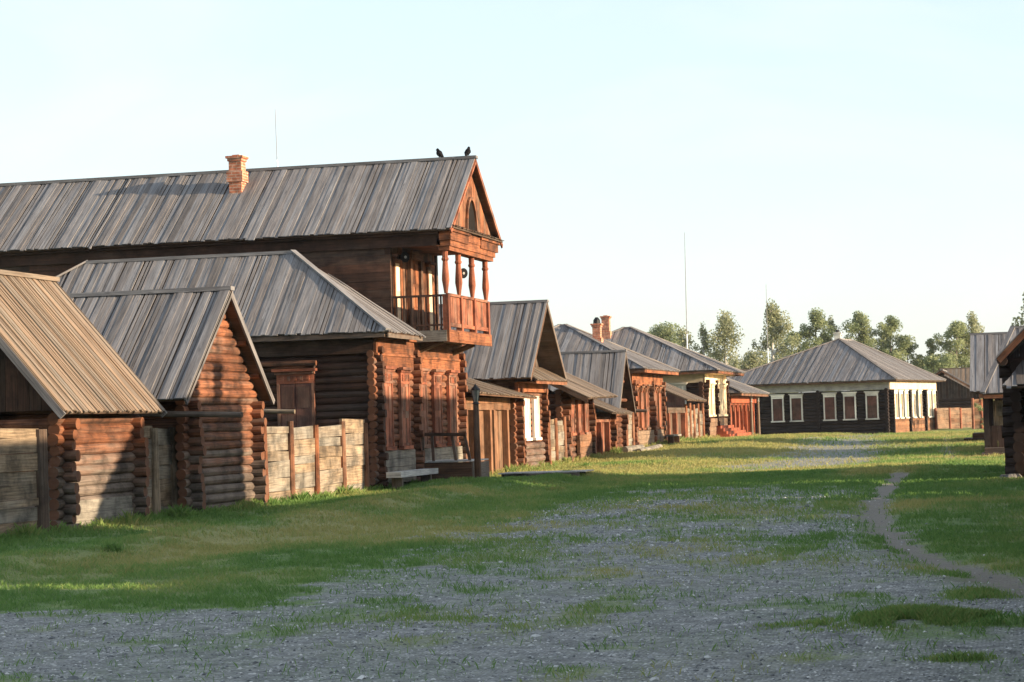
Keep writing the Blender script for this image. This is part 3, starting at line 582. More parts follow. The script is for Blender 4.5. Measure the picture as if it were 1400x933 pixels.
# upper storey
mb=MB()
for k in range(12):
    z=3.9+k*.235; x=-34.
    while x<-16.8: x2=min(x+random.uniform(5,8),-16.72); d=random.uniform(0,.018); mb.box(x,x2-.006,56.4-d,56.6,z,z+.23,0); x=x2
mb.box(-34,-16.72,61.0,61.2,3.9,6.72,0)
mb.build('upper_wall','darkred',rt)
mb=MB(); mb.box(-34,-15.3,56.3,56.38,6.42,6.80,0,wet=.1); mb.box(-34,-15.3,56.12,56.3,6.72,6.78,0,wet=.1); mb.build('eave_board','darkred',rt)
mb=MB(); boards_v(mb,(-16.8,56.5,0),EY,EX,4.7,3.95,6.6,.24); mb.build('balcony_wall','orange',rt)
for yc,w in ((57.05,.55),(60.35,.5)):
    window(rt,(-16.76,yc,4.3),EY,EX,w*.8,1.75,'orange','cream',head=.16,proj=.12,split=1,label='pale balcony window panel in orange frame')
mb=MB().frame((-16.76,58.7,4.18),EY,EX); mb.box(-.62,-.42,-.02,.12,0,2.05,2);mb.box(.42,.62,-.02,.12,0,2.05,2);mb.box(-.7,.7,-.02,.18,2.05,2.25,0);mb.box(-.42,.42,-.02,.04,0,2.05,2)
for k in range(2):
    for z in (.1,.75,1.4): mb.box(-.36+.4*k,-.04+.4*k,.04,.06,z,z+.55,2)
mb.build('balcony_door','orange',rt)
mb=MB(); mb.box(-16.75,-15.2,56.4,61.0,3.92,4.12,0,wet=.9); mb.box(-16.75,-15.2,56.34,56.4,3.86,4.16,0,wet=.9)
mb.beam((-16.3,57.0,3.6),(-15.5,57.0,3.9),.12,.14);mb.beam((-16.3,60.4,3.6),(-15.5,60.4,3.9),.12,.14)
mb.build('balcony_floor','plank',rt)
mb=MB(); mb.box(-15.2,-15.13,56.36,61.02,3.84,4.17,1,wet=0); mb.box(-15.13,-15.11,57.3,60.9,3.9,4.12,1,wet=0); mb.build('balcony_front_board','orange',rt)
PY=(56.48,57.85,59.3,60.85)
for y in PY:
    mb=MB(); pr=[(4.12,.085),(5.1,.085),(5.14,.05),(5.28,.07),(5.5,.105),(5.62,.1),(6.0,.07),(6.04,.10),(6.08,.10),(6.1,.08),(6.4,.085)]
    mb.box(-15.31,-15.14,y-.085,y+.085,4.12,5.12,2,wet=0); mb.lathe((-15.225,y,0),pr[2:],10,(.5,0,0)); mb.build('balcony_post','red',rt)
for a,b in zip(PY[:-1],PY[1:]):
    mb=MB(); mb.box(-15.26,-15.16,a+.09,b-.09,5.08,5.15,1); mb.box(-15.26,-15.16,a+.09,b-.09,4.26,4.36,1); boards_v(mb,(-15.23,a+.09,0),EY,EX,b-a-.18,4.37,5.07,.11,.025); mb.build('balustrade_panel','red',rt)
mb=MB(); mb.box(-16.7,-15.32,56.42,56.48,5.06,5.12,0); mb.box(-16.7,-15.32,56.42,56.48,4.28,4.33,0)
for k in range(7): x=-16.62+k*.205; mb.box(x,x+.045,56.43,56.47,4.12,5.06,2)
for k in range(3): y=56.6+k*.0
mb.build('side_railing','darkred',rt)
mb=MB()
mb.box(-15.4,-15.02,56.3,61.3,6.4,6.62,1,wet=0);mb.box(-15.36,-15.06,56.35,61.2,6.28,6.4,1,wet=0)
for a,b in ((56.2,58.1),(59.5,61.5)):
    mb.box(-15.3,-14.98,a,b,6.55,6.78,1,wet=0); mb.box(-15.3,-14.93,a-.08,b+.08,6.78,6.88,1,wet=0)
mb.box(-15.35,-15.0,58.1,59.5,6.62,6.86,1,wet=0)
for k in range(6): mb.box(-16.75,-15.35,56.5+k*.77,57.26+k*.77,6.52,6.56,0,wet=0)
mb.build('cornice','orange',rt)
gable_roof(rt,'x',-36,-14.9,56.0,61.75,6.82,9.0,'roof',.2,verge='red')
gb_=gable_fill(rt,'x',-15.12,56.45,61.3,6.95,8.78,'orange')
mb=MB(); n=9
arc=[(-15.1,58.87+.55*math.cos(math.pi*k/n),6.95+.95*math.sin(math.pi*k/n)) for k in range(n+1)]; mb.poly(arc,(0,0,0),.02); mb.build('gable_window','dark',gb_)
mb=MB()
for k in range(n): 
    a=Vector(arc[k])+Vector((.03,0,0)); b=Vector(arc[k+1])+Vector((.03,0,0)); mb.beam(a,b,.06,.09)
mb.build('window_arch','orange',gb_)
mb=MB(); roof_face(mb,(-14.86,56.1,6.90),(-14.86,61.65,6.90),(-15.12,61.5,7.0),(-15.12,56.3,7.0),.25,.02,lift=0); mb.build('gable_ledge','plankdark',rt)
chimney(rt,-21.62,58.05,8.1,9.36,.37,band=(8.62,8.92))
# wing roof
mb=MB(); A=(-24.8,54.9,6.27);B=(-18.95,54.9,6.27); c=[(-28.4,52.4,4.02),(-15.64,52.4,4.0),(-15.64,55.6,3.98),(-28.4,55.6,4.02)]
roof_face(mb,c[0],c[1],B,A,.19);roof_face(mb,c[1],c[2],B,B,.19);roof_face(mb,c[2],c[3],A,B,.19);roof_face(mb,c[3],c[0],A,A,.19); ro=mb.build('roof','roof',rt); ro['label']='lower grey hip roof over the ground floor'
mb=MB(); ridge(mb,A,B,.2); mb.beam(Vector(c[1])+Vector((0,0,.06)),Vector(B)+Vector((0,0,.08)),.16,.05); mb.beam(Vector(c[0])+Vector((0,0,.06)),Vector(A)+Vector((0,0,.08)),.16,.05); mb.build('ridge_board','roof',ro)
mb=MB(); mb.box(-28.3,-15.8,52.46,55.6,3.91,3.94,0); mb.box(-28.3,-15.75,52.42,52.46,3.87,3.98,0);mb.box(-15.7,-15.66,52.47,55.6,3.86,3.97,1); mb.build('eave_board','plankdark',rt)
def horn(label,x,y,z,d):
    d=Vector(d).normalized(); rt=root('horn_loudspeaker',(x,y,z),label,'loudspeaker','horn loudspeakers on the balcony'); o=Vector((x,y,z))
    mb=MB(); mb.tube([o-d*.12,o-d*.05,o+d*.02,o+d*.08],[.05,.06,.10,.15],14,(.3,0,0)); mb.build('horn','crow',rt)
    mb=MB(); mb.tube([o-d*.2,o-d*.12],[.07,.07],10,(.3,0,0)); mb.build('driver','black',rt)
    mb=MB(); mb.tube([o+d*.06,o+d*.1],[.03,.04],8,(.9,0,.6)); mb.build('horn_centre','poledark',rt)
horn('black horn loudspeaker on the balcony wall under the eave',-16.45,56.72,6.18,(.8,-.6,-.05))
horn('black horn loudspeaker hanging behind the first balcony post',-15.85,60.6,5.95,(.75,-.65,-.1))
# crows
def crow(label,x,z,yaw,tilt):
    rt=root('crow',(x,58.87,z),label,'bird','crows on the roof ridge'); Rm=Matrix.Rotation(yaw,4,'Z')
    def T(q): v=Rm@(Vector(q)*.68); return (x+v.x,58.87+v.y,z+v.z)
    mb=MB(); mb.tube([T(q) for q in ((-.19,0,.02),(-.12,0,.08),(-.05,0,.14),(.0,0,.20),(.03,0,.26),(.045,0,.30),(.055,0,.335),(.075,0,.35),(.09,0,.345),(.15,0,.325))],[.02,.05,.075,.085,.072,.05,.042,.045,.035,.006],10,(.5,0,0)); mb.build('body','crow',rt)
    for s in (-1,1):
        mb=MB(); mb.tube([T(q) for q in ((.02,s*.075,.23),(-.06,s*.08,.15),(-.15,s*.045,.05))],[.03,.04,.012],8,(.3,0,0)); mb.build('wing','crow',rt)
        mb=MB(); mb.tube([T(q) for q in ((-.01,s*.03,.13),(0,s*.035,.0))],[.012,.008],6,(.3,0,0)); mb.build('leg','crow',rt)
crow('crow facing away near the gable tip of the ridge',-15.12,9.07,rad(70),0)
crow('crow leaning left on the ridge, further from the gable tip',-15.95,9.07,rad(170),0)
# bench, platform, lamp, boardwalk
rt=root('wooden_bench',(-15.6,54,.1),'thick grey plank bench against the two storey house','bench'); zb=g0(-15.6,54)
mb=MB(); mb.box(-15.8,-15.42,52.4,55.9,.36,.50,1,wet=1); mb.build('seat','palegrey',rt)
for y in (52.75,55.4): 
    mb=MB(); mb.box(-15.75,-15.48,y-.06,y+.06,-.1,.36,2,wet=.9); mb.build('leg','plankdark',rt)
rt=root('porch_platform',(-15.2,58,.05),'low dark plank porch with a crooked rail before the house windows','porch')
mb=MB(); 
for k in range(4): mb.box(-16.05,-14.66,56.5,56.55+.006*k,.02+k*.152,.02+k*.152+.148,0,wet=.15)
for k in range(4): mb.box(-14.68,-14.63-.006*(k%2),56.56,58.3,.0+k*.155,.0+k*.155+.15,1,wet=.9)
mb.box(-16.05,-14.7,58.24,58.29,0,.6,0); mb.build('base','plankdark',rt)
mb=MB(); x=-16.05
while x<-14.7: mb.box(x,min(x+.2,-14.6)-.006,56.45,58.35,.64,.68,1,wet=1); x+=.2
mb.build('deck','palegrey',rt)
mb=MB(); mb.beam((-16.1,56.55,1.40),(-14.8,56.55,1.36),.09,.09,wet=.2); mb.build('rail','plankdark',rt)
for (xa,xb) in ((-16.0,-16.0),(-15.72,-15.75),(-15.1,-15.2),(-14.72,-14.85)):
    mb=MB(); mb.beam((xa,56.56,.66),(xb,56.56,1.36),.07,.07,wet=.3); mb.build('rail_post','plankdark',rt)
def street_lamp(label,x,y,h=2.65,mat='plankdark',cage='black',lm='glass'):
    z=g0(x,y); rt=root('street_lamp',(x,y,z),label,'lamp','wooden post lanterns')
    mb=MB(); mb.tube([(x,y,z-.1),(x,y,z+1.2),(x,y,z+h-.52)],[.10,.085,.075],10,(.4,0,.2)); mb.build('post',mat,rt)
    mb=MB(); b=z+h-.52; mb.tube([(x,y,b),(x,y,b+.05)],[.11,.07],8,(.4,0,0)); mb.tube([(x,y,b+.36),(x,y,b+.40),(x,y,b+.47),(x,y,b+.53)],[.13,.12,.05,.012],8,(.4,0,0))
    for k in range(4):
        a=k*math.pi/2+.4; mb.beam((x+.06*math.cos(a),y+.06*math.sin(a),b+.05),(x+.12*math.cos(a),y+.12*math.sin(a),b+.37),.015,.015)
    mb.build('lantern_frame',cage,rt)
    mb=MB(); mb.tube([(x,y,b+.05),(x,y,b+.36)],[.055,.115],8,(.4,0,0)); mb.build('lantern_glass',lm,rt)
street_lamp('dark wooden post lantern in front of the porch platform',-14.37,56.0,2.68)
rt=root('boardwalk',(-13.5,59,.1),'flat grey board walkway lying on grass beside the lamp','walkway')
mb=MB(); zz=g0(-13.4,58.9)+.13
for k in range(11): a=k*.21; mb.hexa([(-14.3+(a+.2 if i&2 else a),57.9+.25*k*.2+(1.3 if i&1 else 0)+random.uniform(-.04,.04)*0,zz+(.03 if i&4 else 0)) for i in range(8)],(random.random(),0,.9),0)
mb.build('deck','palegrey',rt)
mb=MB(); mb.box(-14.25,-12.1,58.1,58.2,-.1,zz,0,wet=.9); mb.box(-14.25,-12.1,58.95,59.05,-.1,zz,0,wet=.9); mb.build('bearer','plankdark',rt)
def gate(name,label,xf,y0,y1,zt,zb,doors,posts,mat='plank',pm='red',lint=.38):
    rt=root(name,(xf,(y0+y1)/2,zb),label,'gate')
    mb=MB(); mb.box(xf-.05,xf+.06,y0,y1,zt-lint,zt-lint*.48,1);mb.box(xf-.05,xf+.05,y0,y1,zt-lint*.46,zt,1); mb.build('lintel',mat,rt)
    for a,b in doors:
        mb=MB(); boards_v(mb,(xf-.12,a,0),EY,EX,b-a,zb+.05,zt-lint,.22,.04); mb.build('gate_leaf',mat,rt)
    for y in posts:
        mb=MB(); mb.box(xf-.11,xf+.11,y-.11,y+.11,zb-.1,zt-lint,2,wet=.1); mb.build('post',pm,rt)
    return rt
rt=gate('roofed_gate','tan plank gate with a lean-to roof between the balcony house and the small gabled house',-16.45,61.6,68.3,2.43,.02,[(61.8,63.4),(63.9,65.3),(66.2,67.6)],[61.75,63.65,65.5,66.0,67.75],'brownplank','brownplank')
mb=MB(); roof_face(mb,(-15.75,61.6,2.52),(-15.75,69.4,2.42),(-17.6,69.4,3.08),(-17.6,61.6,3.1),.16,lift=.015); mb.build('roof','rooftan',rt)
# ---------------- house 2 (gabled, white shutters)
rt=root('gabled_house',(-16.3,71,.05),'small log house with steep grey gable roof and white shuttered windows','house')
log_walls(rt,-22,-16.3,68.75,72.75,0.03,2.75,.105,'log',.22)
mb=MB(); mb.box(-16.28,-16.16,68.5,72.95,2.62,2.92,1,wet=0); mb.box(-22,-16.3,68.6,68.68,2.65,2.98,0); mb.build('frieze_board','orange',rt)
for yc in (69.95,71.35): window(rt,(-16.27,yc,1.12),EY,EX,.62,1.38,'white','white',head=.0,dep=.055)
mb=MB()
for q in range(4): mb.tube([(-16.24,69.3,.2+q*.22),(-16.24,72.1,.2+q*.22)],.115,10,(random.random(),0,.5))
mb.build('sill_logs','log',rt)
gable_roof(rt,'x',-24,-15.6,67.95,73.4,3.05,5.58,'roof',.22,verge='plankdark')
gable_fill(rt,'x',-16.35,68.6,72.9,3.0,5.1,'plankdark')
mb=MB(); roof_face(mb,(-15.5,68.3,2.98),(-15.5,73.1,2.98),(-16.35,72.9,3.45),(-16.35,68.7,3.45),.2,.02,lift=.01); mb.build('pent_roof','rooftan',rt)
mb=MB(); mb.box(-15.56,-15.52,68.35,73.05,2.86,2.96,1); mb.box(-16.2,-15.55,68.4,73.0,2.91,2.93,1); mb.build('eave_board','orange',rt)
fence('plank_fence','narrow pale fence with red posts beside the white shuttered house',[(-16.3,73.1),(-16.3,74.3),(-16.3,75.75)],1.55,n=7,ph=.1)
# ---------------- house 3
rt=root('log_cottage',(-16.3,78,.15),'low log cottage with red brown shutters under a broad tan roof','cottage')
log_walls(rt,-21,-16.3,75.9,80.5,.1,2.75,.115,'log',.25,low=.3)
for yc in (77.1,78.4,79.6): window(rt,(-16.26,yc,1.2),EY,EX,.55,1.2,'red','red',head=.0,dep=.06,split=1)
mb=MB()
for q in range(4): mb.box(-16.28,-16.15-.015*(q%2),78.0,80.2,.22+q*.23,.22+q*.23+.22,1,wet=.2)
mb.build('foundation_board','brownplank',rt)
mb=MB(); roof_face(mb,(-15.25,75.2,2.42),(-15.25,80.6,2.5),(-18.6,80.6,4.1),(-18.6,75.2,4.1),.17,lift=.012); roof_face(mb,(-22,80.6,2.45),(-22,75.2,2.45),(-18.6,75.2,4.1),(-18.6,80.6,4.1),.2,lift=.012); mb.build('roof','rooftan',rt)
gable_fill(rt,'y',75.95,-20.8,-16.5,2.6,3.9,'logdark')
mb=MB(); mb.beam((-15.27,75.22,2.33),(-18.6,75.22,4.0),.04,.14);mb.beam((-15.9,75.4,2.2),(-20,75.4,2.2),.05,.05); mb.build('verge_board','plankdark',rt)
rt=gate('roofed_gate','narrow red brown gate with small sloping roof beside the log cottage',-16.3,80.75,84.2,1.75,.22,[(80.9,82.2),(82.4,83.7)],[80.85,82.3,83.9],'red','red',.2)
mb=MB(); roof_face(mb,(-15.4,80.4,1.9),(-15.4,84.6,1.85),(-17.6,84.6,2.75),(-17.6,80.4,2.8),.18,lift=.012); mb.build('roof','rooftan',rt)
# ---------------- steep plank shed
rt=root('steep_roofed_shed',(-17,86,.3),'narrow log shed with very steep grey plank roof and open gable','shed')
log_walls(rt,-19.5,-16.25,84.5,87.2,.25,2.1,.12,'log',.2)
gable_roof(rt,'x',-19.6,-15.8,84.05,87.55,1.95,4.32,'roof',.3,verge='plankdark')
mb=MB()
for z,h in ((2.4,1.2),(3.15,.75)): mb.tube([(-16.1,85.8-h,z),(-16.1,85.8+h,z)],.07,8)
mb.tube([(-16.15,85.8,2.1),(-16.15,85.8,4.1)],.07,8); mb.build('tie_beam','log',rt)
gable_fill(rt,'x',-17.4,84.4,87.2,2.1,4.0,'logdark')
fence('plank_fence','pale plank fence between the steep roofed shed and the arched shutter house',[(-16.25,87.4),(-16.25,88.9)],1.5,n=9,ph=.1)
pole('wooden_gutter','black gutter pole jutting out before the arched shutter house',(-17.5,87.6,2.0),(-15.35,87.6,1.95),.07,'plankdark','gutter')
mb=MB(); mb.tube([(-15.7,84.2,.42),(-15.65,87.8,.46)],[.16,.14],10,(.3,0,.6)); mb.tube([(-15.3,85.2,.34),(-15.2,89.5,.44)],[.12,.14],10,(.8,0,.9)); tag(mb.build('fallen_log','plank',loc=Vector((-15.5,86,.35))),'two old logs lying in the grass below the steep roofed shed','log')
# ---------------- house 4 (pyramid roof)
rt=root('hip_roofed_house',(-16.3,93,.42),'log house with arched red brown shutters, pyramid roof and brick chimney','house')
log_walls(rt,-23.3,-16.3,89.3,96.7,.35,3.3,.12,'log',.25,cross=(93.9,))
mb=MB(); mb.box(-16.3,-16.2,89.2,96.8,3.1,3.55,1,wet=0); mb.box(-23.3,-16.3,89.2,89.28,3.15,3.6,0,wet=0);mb.box(-16.22,-15.7,89.2,96.8,3.56,3.6,1,wet=0); mb.build('frieze_board','orange',rt)
for yc in (90.2,91.4,92.6,94.7,95.9): window(rt,(-16.24,yc,1.25),EY,EX,.6,1.55,'orange','red',head=.22,arch=True,dep=.055)
mb=MB()
for q in range(4): mb.box(-16.26,-16.14-.012*(q%2),89.7,96.4,.42+q*.18,.42+q*.18+.17,1,wet=1)
mb.build('foundation_board','brownplank',rt)
hip_roof(rt,-24.2,-15.55,88.6,97.4,3.68,5.75,'x',4.2)
chimney(rt,-18.25,92.4,4.4,5.78,.34,band=(4.9,5.15))
mb=MB(); mb.tube([(-18.25,92.4,5.78),(-18.25,92.4,5.92),(-18.25,92.4,6.04)],[.16,.15,.06],10,(.4,0,0)); mb.build('chimney_cowl','black',rt)
rt=root('wooden_bench',(-15.7,96,.45),'pale plank bench at the arched shutter house','bench')
mb=MB(); mb.box(-15.85,-15.5,95.0,97.2,.82,.90,1,wet=1); mb.build('seat','plank',rt)
for y in (95.3,96.9): mb=MB(); mb.box(-15.8,-15.55,y-.06,y+.06,.38,.82,2); mb.build('leg','plankdark',rt)
rt=gate('roofed_gate','brown plank gate with sloping roof beside the arched shutter house',-16.3,98.2,103.2,2.1,.42,[(98.5,100.1),(100.5,102.6)],[98.3,100.3,102.9],'plankdark','red',.25)
mb=MB(); roof_face(mb,(-15.3,97.9,2.42),(-15.3,103.9,2.4),(-17.9,103.9,3.55),(-17.9,97.9,3.6),.2,lift=.012); mb.build('roof','rooftan',rt)
mb=MB(); boards_v(mb,(-18.2,98.2,0),EX,NY,1.9,.42,2.6,.22); mb.build('side_wall','plankdark',rt)
fence('plank_fence','plank fence with several tall posts before the cream shuttered house',[(-16.3,103.4),(-16.3,104.6),(-16.3,105.8),(-16.3,107.2),(-16.3,108.8)],1.5,n=7,ph=.3)
# ---------------- house 5 (cream)
rt=root('cream_trimmed_house',(-16.3,113,.48),'dark log house with cream frieze, cream window frames and high hip roof','house')
log_walls(rt,-25.5,-16.3,109.8,117.4,.4,3.5,.12,'logdarkshade',.25,cross=(113.4,))
mb=MB(); mb.box(-16.3,-16.2,109.7,117.5,3.36,3.8,1);mb.box(-16.22,-15.7,109.7,117.5,3.8,3.84,1); mb.box(-25.5,-16.25,109.7,109.78,3.36,3.8,0); mb.build('frieze_board','cream',rt)
for yc in (110.9,112.3,114.2,115.4,116.6): window(rt,(-16.24,yc,1.72),EY,EX,.92,1.3,'cream','cream',head=.28,proj=.11,dep=.055)
window(rt,(-17.75,109.78,1.75),EX,NY,.95,1.15,'white','shutter',head=.42,proj=.14)
mb=MB()
for q in range(5): mb.box(-16.26,-16.15-.012*(q%2),110.3,117.0,.45+q*.22,.45+q*.22+.21,1,wet=.5)
mb.build('foundation_board','brownplank',rt)
hip_roof(rt,-26.3,-15.35,108.6,118.6,3.93,6.4,'x',5.3,bw=.24)
chimney(rt,-21.75,112.6,5.6,7.05,.40,band=(5.7,6.25))
# ---------------- house 6 (red)
rt=root('red_porch_house',(-16.3,124,.42),'red painted plank house with arched porch and hip roof','house')
mb=MB(); mb.box(-25,-16.6,118.9,129.6,.3,2.7,1); mb.build('wall','redpaint',rt)
mb=MB(); mb.box(-16.3,-16.15,118.8,129.7,2.35,2.72,1,wet=0); mb.build('frieze_board','redpaint',rt)
for k in range(7):
    y=119.2+k*1.7; mb=MB(); mb.box(-16.42,-16.26,y-.1,y+.1,.45,2.36,2,wet=0); mb.build('porch_post','redpaint',rt)
mb=MB()
for k in range(6):
    y=119.2+k*1.7
    for q in range(6): a=math.pi*(q+.5)/6; mb.box(-16.4,-16.3,y+.85+.74*math.cos(a)-.14,y+.85+.74*math.cos(a)+.14,1.75+.5*math.sin(a),2.37,1)
mb.build('porch_arch','redpaint',rt)
for yc in (120.1,124.5,127.5): mb=MB(); mb.box(-16.62,-16.56,yc-.5,yc+.5,1.0,2.2,2); mb.build('doorway','dark',rt)
hip_roof(rt,-26,-15.45,117.9,130.2,2.86,5.1,'x',5.2,bw=.26)
rt=root('wooden_steps',(-15.2,121,.44),'broad red painted steps before the arched porch','steps')
mb=MB()
for k in range(5):
    z=.40+k*.15; mb.box(-16.25,-15.3-.16*k,112.6+.05*k,122.6-1.15*k,z-.25 if k==0 else z+.002,z+.15,1,wet=0)
mb.build('treads','redpaint',rt)
street_lamp('pale wooden post lantern nearest to the red steps',-16.08,126.6,2.55,'rooftan','poledark')
street_lamp('pale wooden post lantern at the far end of the red porch',-15.95,128.8,2.62,'rooftan','poledark')
# ---------------- far house (turned 11 degrees)
a_=rad(10.6); fu=Vector((math.cos(a_),-math.sin(a_),0)); fs=Vector((math.sin(a_),math.cos(a_),0))  # fu: along front to the right, fs: along side, away
o=Vector((-9.05,140.0,.1)); rt=root('white_framed_house',o,'dark log house across the street end with white framed shuttered windows','house')
def FW(u,s,z): return o+fu*u+fs*s+Vector((0,0,z))
Wf,Ws=10.2,12.4
def logs_free(mb,P,Q,z0,z1,r,half,ext):
    d=(Q-P).normalized(); z=z0+(r*.9 if not half else 0)
    while z<z1-r*.4:
        mb.tube([P-d*ext+Vector((0,0,z)),Q+d*ext+Vector((0,0,z))],[r*random.uniform(.95,1.04)]*2,8,(random.random(),0,random.random()*.3)); z+=1.78*r
mb=MB(); logs_free(mb,FW(-Wf,.12,0),FW(0,.12,0),0,3.0,.12,True,.3); logs_free(mb,FW(-.12,0,0),FW(-.12,Ws,0),0,3.0,.12,False,.3)
for s in (4.9,9.2): logs_free(mb,FW(-1,s,0),FW(-.1,s,0),0,3.0,.12,True,.3)
logs_free(mb,FW(-4.6,.12,0),FW(-4.6,.4,0),0,3.0,.12,False,.28); logs_free(mb,FW(-Wf,Ws,0),FW(0,Ws,0),0,3.,.12,True,.2)
mb.build('log_wall','logblack',rt)
mb=MB().frame(FW(0,0,0),fu,-fs); mb.box(-Wf-.1,.05,.02,.10,2.92,3.42,0); mb.build('frieze_board','palegrey',rt)
mb=MB().frame(FW(0,0,0),fs,fu); mb.box(-.05,Ws+.1,.02,.10,2.92,3.42,0); f_=mb.build('frieze_board','cream',rt); f_['label']='sunlit cream frieze board on the right side'
mb=MB().frame(FW(0,0,0),fs,fu)
for a,b in ((.5,4.6),(5.2,8.9),(9.5,12.2)):
    for q in range(4): mb.box(a,b,.03,.10-.012*(q%2),.12+q*.25,.12+q*.25+.24,0,wet=.1)
mb.build('foundation_board','brownplank',rt)
for u in (-7.3,-6.05,-3.85,-2.55,-1.1): window(rt,FW(u,0,1.12)-fs*.0,fu,-fs,.66,1.42,'white','shutter',head=.22,proj=.1,dep=.1,split=1)
for s in (1.1,2.5,3.9,5.9,7.6,10.2,11.6): window(rt,FW(0.03,s,1.12),fs,fu,.78,1.5,'white','cream',head=.2,proj=.12,dep=.12,split=1)
E0=3.5; ov=.65; c=[FW(-Wf-ov-1.0,-ov,E0),FW(ov,-ov,E0),FW(ov,Ws+ov,E0),FW(-Wf-ov-1.0,Ws+ov,E0)]; A=FW(-4.55,5.2,6.35);B=FW(-4.55,8.2,6.35)
mb=MB(); roof_face(mb,c[0],c[1],A,A,.22);roof_face(mb,c[1],c[2],B,A,.22);roof_face(mb,c[2],c[3],B,B,.22);roof_face(mb,c[3],c[0],A,B,.22); ro=mb.build('roof','roof',rt)
mb=MB(); V3=Vector((0,0,.07)); ridge(mb,A,B)
for P,Q in ((c[0],A),(c[1],A),(c[2],B)): mb.beam(P+V3,Q+V3,.2,.05)
mb.build('ridge_board','roof',ro)
mb=MB().frame(FW(0,0,0),fu,-fs); mb.box(-Wf-ov-.9,ov-.02,ov-.06,ov-.02,E0-.13,E0-.02,0); mb.box(-Wf-.9,ov-.05,-Ws,ov-.07,E0-.07,E0-.05,0); mb.build('eave_board','plankdark',rt)
cc=FW(-4.75,5.6,0); chimney(rt,cc.x,cc.y,6.0,6.95,.42,mat='white'); mb=MB(); mb.tube([(cc.x,cc.y,6.95),(cc.x,cc.y,7.12)],[.16,.1],8); mb.build('chimney_cowl','black',rt)
# distant brown roofed shed behind
def small_shed(label,x,y,w,d,zw,zr,axis,wm,rm,name='distant_shed'):
    z=g0(x,y); rt=root(name,(x,y,z),label,'shed'); log_walls(rt,x-w/2,x+w/2,y-d/2,y+d/2,z,z+zw,.14,wm,.2)
    if axis=='x': gable_roof(rt,'x',x-w/2-.5,x+w/2+.5,y-d/2-.6,y+d/2+.6,z+zw-.1,z+zr,rm,.3); [gable_fill(rt,'x',xx,y-d/2,y+d/2,z+zw,z+zr-.3,wm) for xx in (x+w/2-.1,)]
    else: gable_roof(rt,'y',y-d/2-.5,y+d/2+.5,x-w/2-.6,x+w/2+.6,z+zw-.1,z+zr,rm,.3); [gable_fill(rt,'y',yy,x-w/2,x+w/2,z+zw,z+zr-.3,wm) for yy in (y-d/2+.1,)]
    return rt
small_shed('distant shed with a tan roof between the red house and trees',-24.5,163,7,6,2.6,4.7,'x','logdark','rooftan')
small_shed('dark barn behind the red fence right of the white framed house',-6.9,172,6.2,7,2.1,4.25,'y','logdark','roof','dark_barn')
small_shed('tan roofed shed rising behind the dark barn',-4.2,184,6,6,2.3,4.6,'x','log','rooftan')
fence('plank_fence','long low reddish fence beyond the white framed house',[(-6.75,151.0),(-5.9,152.6),(-5.2,153.6),(-4.4,154.6)],1.35,n=6,pmat='red',mat='brownplank',ph=.05,pr=.09)
fence('plank_fence','tall reddish fence with close posts under the grey plank roof',[(-4.25,150.0),(-3.7,150.2),(-3.1,150.5),(-2.4,150.8)],1.95,n=9,pmat='red',mat='brownplank',ph=.1,pr=.09)
# ------------------------------------------------------------------ RIGHT ROW
# near log house
rt=root('log_house',(-.8,54.5,0),'dark log house at the right edge with pent roof under the gable','house')
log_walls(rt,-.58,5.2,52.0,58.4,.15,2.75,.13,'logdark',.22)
gable_roof(rt,'y',50.9,58.9,-.82,5.6,2.78,6.0,'roof',.22,verge='orange')
gable_fill(rt,'y',52.1,-.8,5.15,2.6,5.6,'logdark')
mb=MB(); mb.tube([(-.74,50.95,2.72),(-.74,58.6,2.72)],.12,12,(.3,0,.3)); mb.build('purlin','logdark',rt)
mb=MB(); roof_face(mb,(-.76,50.95,2.12),(5.3,50.95,2.12),(5.3,52.0,2.72),(-.25,52.0,2.72),.2); mb.build('pent_roof','roof',rt)
mb=MB()
for k in range(14):
    x=-.72+random.uniform(-.1,.35); y=51.75+random.uniform(-.3,.25)+k*.04; s=random.uniform(.07,.14); mb.tube([(x,y,-.05),(x,y,s*.5),(x,y,s)],[s,s*1.1,s*.55],7,(random.random(),0,.6),jit=.2)
mb.build('foundation_stone','stone',rt)
# porch house
rt=root('porch_house',(-1.3,78,.1),'dark house on the right with hip roof and porch posts','house')
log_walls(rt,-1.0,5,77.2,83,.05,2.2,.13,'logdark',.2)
hip_roof(rt,-1.78,6,75.5,84.5,2.12,4.45,'x',2.2,rin2=1.05,mat='roof')
mb=MB(); mb.box(-1.9,-1.2,75.6,84.2,2.0,2.14,1); mb.build('porch_beam','orange',rt)
for y in (75.9,78.6,81.4,84.0): mb=MB(); mb.box(-1.78,-1.6,y-.09,y+.09,0.0,2.0,2); mb.build('porch_post','logdark',rt)
mb=MB(); boards_v(mb,(-1.7,76.0,0),EY,NX,8.0,.05,1.05,.2); boards_v(mb,(-1.72,75.95,0),EX,NY,.75,.05,1.05,.2); mb.build('parapet','logdark',rt)
window(rt,(-1.02,79.0,.95),NY,NX,.7,.95,'white','glass',head=.1)
window(rt,(-1.25,77.18,.95),EX,NY,.3,.95,'plank','plank',head=0,split=1)  # pale planks standing for sunlit porch boards, built with the window kit
mb=MB(); mb.box(-1.85,-.9,73.9,75.6,.0,.16,1); mb.box(-1.75,-.9,74.3,75.6,.162,.32,1); mb.build('porch_step','plankdark',rt)
rt=root('wooden_steps',(-2.4,95,.3),'low grey plank steps standing in the grass before the right porch','steps')
mb=MB(); mb.box(-3.0,-1.6,92.4,95.6,.22,.42,0); mb.box(-2.65,-1.6,92.6,95.6,.422,.62,0); mb.box(-3.4,-3.02,92.0,93.2,.2,.32,0); mb.build('treads','plankdark',rt)
